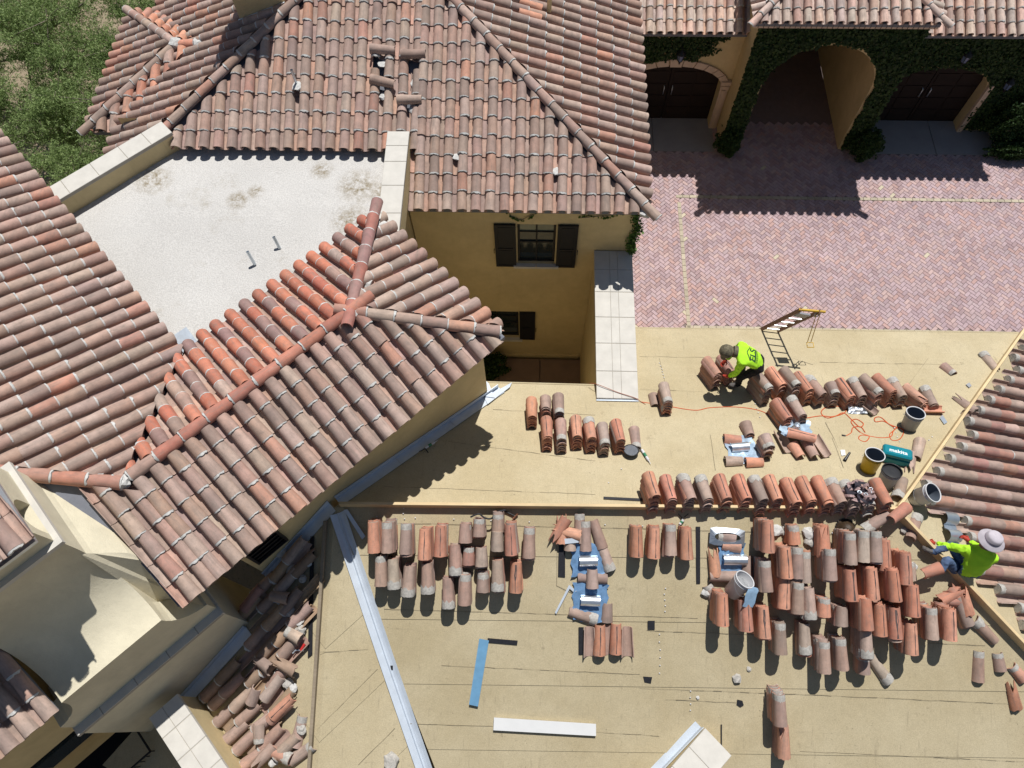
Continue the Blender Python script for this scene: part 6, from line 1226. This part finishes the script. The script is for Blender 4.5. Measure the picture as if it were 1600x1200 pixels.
BN = [('pelvis', 'belly', 0), ('belly', 'chest', 0), ('chest', 'neck', 0), ('neck', 'head', 2), ('head', 'crown', 2), ('chest', 'shl', 0), ('chest', 'shr', 0), ('shl', 'ell', 0), ('shr', 'elr', 0), ('ell', 'wrl', 0), ('elr', 'wrr', 0), ('pelvis', 'hil', 1), ('pelvis', 'hir', 1), ('hil', 'knl', 1), ('hir', 'knr', 1), ('knl', 'anl', 1), ('knr', 'anr', 1), ('anl', 'tol', 3), ('anr', 'tor', 3)]
t1, mb = person('person', 'person in lime hi-vis shirt and camouflage cap bending over tile stacks', J, R, BN, None, Fb)
for wr, el in (('wrl', 'ell'), ('wrr', 'elr')): hand(mb, V(J[wr]) + (V(J[wr]) - V(J[el])).normalized() * .03, V(J[wr]) - V(J[el]), f * .3 - l * (.8 if wr == 'wrl' else -.8), 4, .55)
face(mb, hd + f * .06, f * .4 - u, f, 2, 5)
body1 = mb.build('body', [M_hiv, M_blk, M_skin, M_boot, M_glove, M_hair], t1)
hu = (f * .82 + u * .45).normalized(); Fh = frame(hd + f * .05 + u * .01, V((0, 0, -1)), hu)
m = MB(); m.lathe(Fh, [(.118, -.06), (.122, -.01), (.116, .045), (.088, .088), (.045, .105), (0, .11)], 18); m.build('cap', M_camo, t1)
m = MB(); bp = [Fh @ V((.10 * math.cos(a), .10 * math.sin(a) + .02, -.03)) for a in [math.pi * (.1 + .8 * k / 8) for k in range(9)]]; bo = [Fh @ V((.13 * math.cos(a), .19 * math.sin(a) + .02, -.06)) for a in [math.pi * (.1 + .8 * k / 8) for k in range(9)]]
m.mesh(bp + bo + [q + hu * .008 for q in bp + bo], [(k, k + 1, 10 + k, 9 + k) for k in range(8)] + [(18 + 9 + k, 18 + 10 + k, 18 + k + 1, 18 + k) for k in range(8)]); m.build('cap_brim', M_camo, t1)
m = MB(); m.tube([nk - f * .02, nk + f * .05], [.105, .10], 14, cap=False); m.build('neck_gaiter', M_camo, t1)
from mathutils.bvhtree import BVHTree
def wrapper(ob, dirv, off=.006):
    bv = BVHTree.FromPolygons([v.co for v in ob.data.vertices], [tuple(p.vertices) for p in ob.data.polygons])
    def fn(me):
        for v in me.vertices:
            h = bv.ray_cast(v.co + dirv * 1.0, -dirv)
            if h[0] is not None: v.co = h[0] + dirv * off
    return fn
bdir = (u * .9 - f * .35).normalized(); Mt = frame(pel.lerp(che, .80) + bdir * .2, -l, bdir)
text_mesh('shirt_lettering', 'ELS', .17, frame(pel.lerp(che, .62) + bdir * .2, f, bdir), M_shirtprint, t1, .004, 0, wrapper(body1, bdir))
m = MB(); rf = [pel.lerp(che, .74) + bdir * .3 + l * x + f * y for x, y in ((-.15, .0), (-.02, .075), (.13, .0))]
for a, b in zip(rf, rf[1:]):
    n = 8
    for k in range(n): p, q = a.lerp(b, k / n), a.lerp(b, (k + 1) / n); m.face([p, q, q + f * .018, p + f * .018])
o = m.build('shirt_roof_line', M_shirtprint, t1); wrapper(body1, bdir)(o.data)
m = MB()
for j in range(3):
    for k in range(7): p = pel.lerp(che, .47 - .05 * j) + bdir * .3 + l * (-.13 + .037 * k); m.face([p, p + l * .028, p + l * .028 + f * .012, p + f * .012])
o = m.build('shirt_small_print', M_shirtprint, t1); wrapper(body1, bdir)(o.data)
# ---- worker seated on the right slope
f = V((.30, .95, 0)).normalized(); l = V((-.95, .30, 0)).normalized(); Sx = at(1506, 892, I4, .17)
che = Sx + u * .38 + f * .17; nk = che + u * .13 + f * .10; hd = nk + u * .11 + f * .06
def g4(p, h=.05): return drop(I4, p.x, p.y, h)
wv_ = V((-.80, .60, 0)); pv = V((-.6, -.8, 0))
knl_, knr_ = Sx + wv_ * .36 + pv * .12 + u * .24, Sx + wv_ * .40 - pv * .12 + u * .26
anl_, anr_ = g4(Sx + V((-.42, -.06, 0)), .10), g4(Sx + V((-.50, .24, 0)), .10)
shl_, shr_ = che + l * .20 + u * .03, che - l * .20 + u * .03
J = {'pelvis': Sx, 'belly': Sx + u * .18 + f * .05, 'chest': che, 'neck': nk, 'head': hd, 'crown': hd + u * .10 + f * .02, 'shl': shl_, 'shr': shr_, 'ell': shl_ + V((-.16, .10, -.17)), 'elr': shr_ + V((.06, .14, -.20)), 'wrl': shl_ + V((-.27, .16, -.28)), 'wrr': shr_ + V((-.10, .34, -.32)),
     'hil': Sx + l * .10 - u * .03, 'hir': Sx - l * .10 - u * .03, 'knl': knl_, 'knr': knr_, 'anl': anl_, 'anr': anr_, 'tol': g4(anl_ + V((-.15, .06, 0)), .05), 'tor': g4(anr_ + V((-.15, .08, 0)), .05)}
R['pelvis'] = (.17, .14); R['chest'] = (.20, .15); R['belly'] = (.185, .15); R['knl'] = R['knr'] = .075; R['hil'] = R['hir'] = .105
t2, mb = person('person', 'person in lime hi-vis shirt, jeans and pale bucket hat seated by the hip board', J, R, BN, None, Sx)
for wr, el in (('wrl', 'ell'), ('wrr', 'elr')): hand(mb, V(J[wr]) + (V(J[wr]) - V(J[el])).normalized() * .03, V(J[wr]) - V(J[el]), -u, 4, .5)
face(mb, hd + u * .05, f, u, 2, 5)
body2 = mb.build('body', [M_hiv, M_jean, M_skin, M_boot, M_glove, M_hair], t2)
Fh = frame(hd + u * .06, f, (u * .95 + f * .22).normalized()); m = MB(); m.lathe(Fh, [(.19, .0), (.185, .012), (.125, .045), (.118, .06), (.112, .12), (.09, .145), (0, .15)], 24); m.lathe(Fh, [(.187, -.004), (.12, .035), (.10, .04)], 24); m.build('hat', M_hat, t2)
m = MB(); m.lathe(Fh, [(.121, .046), (.120, .075), (.1175, .076)], 24); m.build('hat_band', M_band, t2)

# ================================================================ vegetation
def leaf_mesh(name, mat, pts, size, parent=None, label=None, cat=None, asp=.5, droop=0, seed=1, nrm=None):
    rs = np.random.RandomState(seed); P = np.array([tuple(p) for p in pts], float); n = len(P); nz = lambda a: a / np.linalg.norm(a, axis=1, keepdims=True)
    d = nz(rs.normal(size=(n, 3))); s_ = nz(np.cross(d, rs.normal(size=(n, 3))))
    if nrm is not None:
        q = nz(np.array(nrm, float) + rs.normal(size=(n, 3)) * .35); d2 = nz(np.cross(q, rs.normal(size=(n, 3)))); s2 = np.cross(d2, q); k = rs.rand(n, 1) < .75; d = np.where(k, d2, d); s_ = np.where(k, s2, s_)
    L = size * rs.uniform(.6, 1.3, (n, 1)); w_ = L * asp; v = np.stack([P - d * L * .5, P + s_ * w_ * .5, P + d * L * .5, P - s_ * w_ * .5], 1).reshape(-1, 3)
    me = bpy.data.meshes.new(name); me.vertices.add(4 * n); me.vertices.foreach_set('co', v.ravel()); me.loops.add(4 * n); me.loops.foreach_set('vertex_index', np.arange(4 * n, dtype=np.int32)); me.polygons.add(n); me.polygons.foreach_set('loop_start', np.arange(0, 4 * n, 4, dtype=np.int32)); me.update(calc_edges=True); me.materials.append(mat)
    k = rs.rand(n, 1); col = np.concatenate([k, k, k, np.ones((n, 1))], 1); a = me.color_attributes.new('Col', 'FLOAT_COLOR', 'CORNER'); a.data.foreach_set('color', np.repeat(col, 4, 0).ravel().astype(np.float32)); me.validate(); me.update()
    o = link(name, me, parent); return tag(o, label, cat) if label else o
rg = random.Random(5)
def in_arch(x, z, A, pad=0): xc, hw_, zs, rise = A; dx = abs(x - xc) / (hw_ + pad); return dx < 1 and z < zs + (rise + pad) * math.sqrt(max(0, 1 - dx * dx))
iv = thing('ivy', 'dense dark ivy covering the front of the arched gateway tower', 'ivy', (7.5, YTW, 0)); pts = []
while len(pts) < 15000:
    x, z = rg.uniform(5.40, 9.56), rg.uniform(.1, ZT - .14); e_ = .05 * math.sin(x * 7) + .04 * math.sin(z * 9)
    if not in_arch(x, z, A_T, .05 + e_ * .5): pts.append((x, YTW - abs(rg.gauss(0, .05)) - .02, z))
leaf_mesh('leaves', M_ivy, pts, .085, iv, asp=.8, seed=2, nrm=(0, -1, .3))
iv2 = thing('ivy', 'ivy sheet covering the wall above and beside the right garage arch', 'ivy', (11.5, YGW, 0)); pts = []
while len(pts) < 17000:
    x, z = rg.uniform(9.58, 15.5), rg.uniform(.1, ZG - .1)
    if not in_arch(x, z, A_R, .03) and (x < 13.4 or z < 2.3): pts.append((x, YGW - abs(rg.gauss(0, .05)) - .02, z))
leaf_mesh('leaves', M_ivy, pts, .085, iv2, asp=.8, seed=3, nrm=(0, -1, .3))
iv3 = thing('ivy', 'ragged ivy patch under the eave above the left garage arch', 'ivy', (3, YGW, 2.5)); pts = []
while len(pts) < 4200:
    x, z = rg.uniform(X0, 5.0), rg.uniform(2.0, ZG - .1)
    if not in_arch(x, z, A_L, .22) and x < 4.2 + .9 * (z - 2.3) / 1.2 + .18 * math.sin(z * 14) + rg.gauss(0, .06): pts.append((x, YGW - abs(rg.gauss(0, .045)) - .02, z))
leaf_mesh('leaves', M_ivy, pts, .08, iv3, asp=.8, seed=4, nrm=(0, -1, .3))
iv4 = thing('ivy', 'thin ivy strand climbing the corner of the two-storey wing', 'ivy', (1.86, YWALL, 4.9)); pts = []
for k in range(700): z = rg.uniform(4.9, 6.25); pts.append((1.84 + rg.gauss(0, .05) + .03 * math.sin(z * 8), YWALL - .03 - abs(rg.gauss(0, .04)), z))
for k in range(60): x = rg.uniform(.75, 1.85); pts.append((x, YWALL - .03, 6.12 + .05 * math.sin(x * 9) - .12 * abs(1.85 - x) + rg.gauss(0, .01)))
for k in range(40): x = rg.uniform(-.6, -.05); pts.append((x, YWALL - .03, 6.1 - .22 * math.sin((x + .6) / .55 * math.pi) + rg.gauss(0, .01)))
leaf_mesh('leaves', plain('bright_ivy', (.09, .17, .03), .6, 0, .4, 30), pts, .06, iv4, asp=.75, seed=6)
m = MB(); m.tube([(1.85, YWALL - .02, 6.15), (1.4, YWALL - .02, 6.1), (1.0, YWALL - .02, 6.02), (.75, YWALL - .02, 5.98)], .008, 5); m.build('stem', M_bark, iv4); m = MB(); m.tube([(1.84, YWALL - .02, 4.9), (1.85, YWALL - .02, 6.15)], .012, 5); m.build('stem', M_bark, iv4); m = MB(); m.tube([(-.62, YWALL - .02, 6.2), (-.5, YWALL - .02, 5.98), (-.33, YWALL - .02, 5.88), (-.2, YWALL - .02, 6.0), (0.05, YWALL - .02, 6.15)], .006, 5); m.build('stem', M_bark, iv4)
def bush(label, c, r, n, seed, flat=1):
    t = thing('bush', label, 'bush', (c[0], c[1], 0)); rb = random.Random(seed); pts = []
    while len(pts) < n:
        q = V((rb.uniform(-1, 1), rb.uniform(-1, 1), rb.uniform(-1, 1))); ln = q.length
        if .25 < ln < .82 + .38 * mnoise.noise(q * 2.6 + V((seed, 0, 0))) and rb.random() < ln: pts.append((c[0] + q.x * r[0], c[1] + q.y * r[1], c[2] + q.z * r[2]))
    leaf_mesh('leaves', M_bush, pts, .07, t, asp=.6, seed=seed)
    for k in range(4): m = MB(); a = k * 1.6; m.tube([(c[0], c[1], 0), (c[0] + .1 * math.cos(a), c[1] + .1 * math.sin(a), c[2] * .7), (c[0] + r[0] * .6 * math.cos(a), c[1] + r[1] * .6 * math.sin(a), c[2] + r[2] * .3)], [.03, .02, .008], 6); m.build('stem', M_bark, t)
bush('rounded dark bush between left garage and gateway', (5.55, 15.7, .5), (.45, .42, .52), 3800, 11); bush('rounded dark bush right of the gateway arch', (9.55, 15.62, .52), (.55, .45, .55), 4200, 12); bush('clipped hedge along the wall right of the right garage', (14.2, 16.25, .75), (1.35, .5, .95), 11000, 13); bush('shady courtyard bush under the lower window', (-1.35, 8.05, .62), (.75, .42, .48), 4500, 14); bush('low hedge in front of the clipped one at the right edge', (14.1, 15.65, .28), (1.15, .26, .32), 4600, 15)
def feather_tree(label, base, H, spread, n_limb, seed, lean=(0, 0)):
    t = thing('desert_tree', label, 'tree', base); rb = random.Random(seed); B_ = V(base); tips = []; limbs = []
    top = B_ + V((lean[0], lean[1], H * .35)); m = MB(); m.tube([B_, B_.lerp(top, .5) + V((.06, -.04, 0)), top], [.14, .11, .09], 8); trunk = m.build('trunk', M_bark, t)
    for k in range(n_limb):
        a = 2 * math.pi * k / n_limb + rb.uniform(-.3, .3); e = top + V((math.cos(a) * spread * rb.uniform(.35, 1), math.sin(a) * spread * rb.uniform(.35, 1), H * rb.uniform(.25, .62))); mid = top.lerp(e, .5) + V((rb.gauss(0, .15), rb.gauss(0, .15), .2))
        m = MB(); m.tube([top, mid, e], [.06, .035, .012], 6); m.build('limb', M_bark, t)
        for j in range(14):
            s0 = top.lerp(mid, rb.random()) if rb.random() < .35 else mid.lerp(e, rb.random()); e2 = s0 + V((rb.gauss(0, .55), rb.gauss(0, .55), rb.uniform(.0, .75))) * (spread * .42); limbs.append((s0, e2)); tips.append((s0, e2))
    m = MB()
    for a, b in limbs: m.tube([a, a.lerp(b, .5) + V((rb.gauss(0, .05), rb.gauss(0, .05), .04)), b], [.016, .010, .003], 4, cap=False)
    o = m.build('twigs', M_bark, t); o['kind'] = 'stuff'
    rs = np.random.RandomState(seed); A_ = np.array([tuple(a) for a, b in tips]); B2 = np.array([tuple(b) for a, b in tips]); nt = len(tips); ns, nl = 28, 16
    tt = rs.uniform(.15, 1.12, (nt, ns, 1)); c = A_[:, None] * (1 - tt) + B2[:, None] * tt + rs.normal(size=(nt, ns, 3)) * (.085, .085, .07)
    d = rs.normal(size=(nt, ns, 3)) * (.5, .5, .45) + (0, 0, .15); d /= np.linalg.norm(d, axis=2, keepdims=True); L_ = rs.uniform(.18, .45, (nt, ns, 1))
    P = c[:, :, None] + d[:, :, None] * (L_[:, :, None] * (np.arange(nl) / nl)[None, None, :, None]) + rs.normal(size=(nt, ns, nl, 3)) * .016
    leaf_mesh('crown', M_tree, P.reshape(-1, 3), .078, t, asp=.22, seed=seed)
feather_tree('feathery grey-green desert tree at the left edge beyond the roofs', (-13.4, 14.6, 0), 4.2, 2.5, 12, 31); feather_tree('feathery desert tree behind the small hipped roof at the top left', (-11.0, 12.4, 0), 3.8, 1.9, 10, 32); feather_tree('taller feathery desert tree in the top left corner', (-15.0, 17.8, 0), 4.6, 2.7, 12, 33); feather_tree('feathery desert tree touching the top edge left of the chimney', (-11.6, 16.8, 0), 4.0, 2.2, 11, 34)
gt = random.Random(8); pts = []
for k in range(9000): x, y = gt.uniform(-19, -9), gt.uniform(10, 22); pts.append((x, y, .02 + abs(gt.gauss(0, .04)))) if mnoise.noise(V((x, y, 0)) * .7) > -.05 else None
o = leaf_mesh('dry_grass', M_tree, pts, .10, None, asp=.2, seed=9); tag(o, 'dry grass and low weeds under the desert trees', 'grass', kind='stuff')
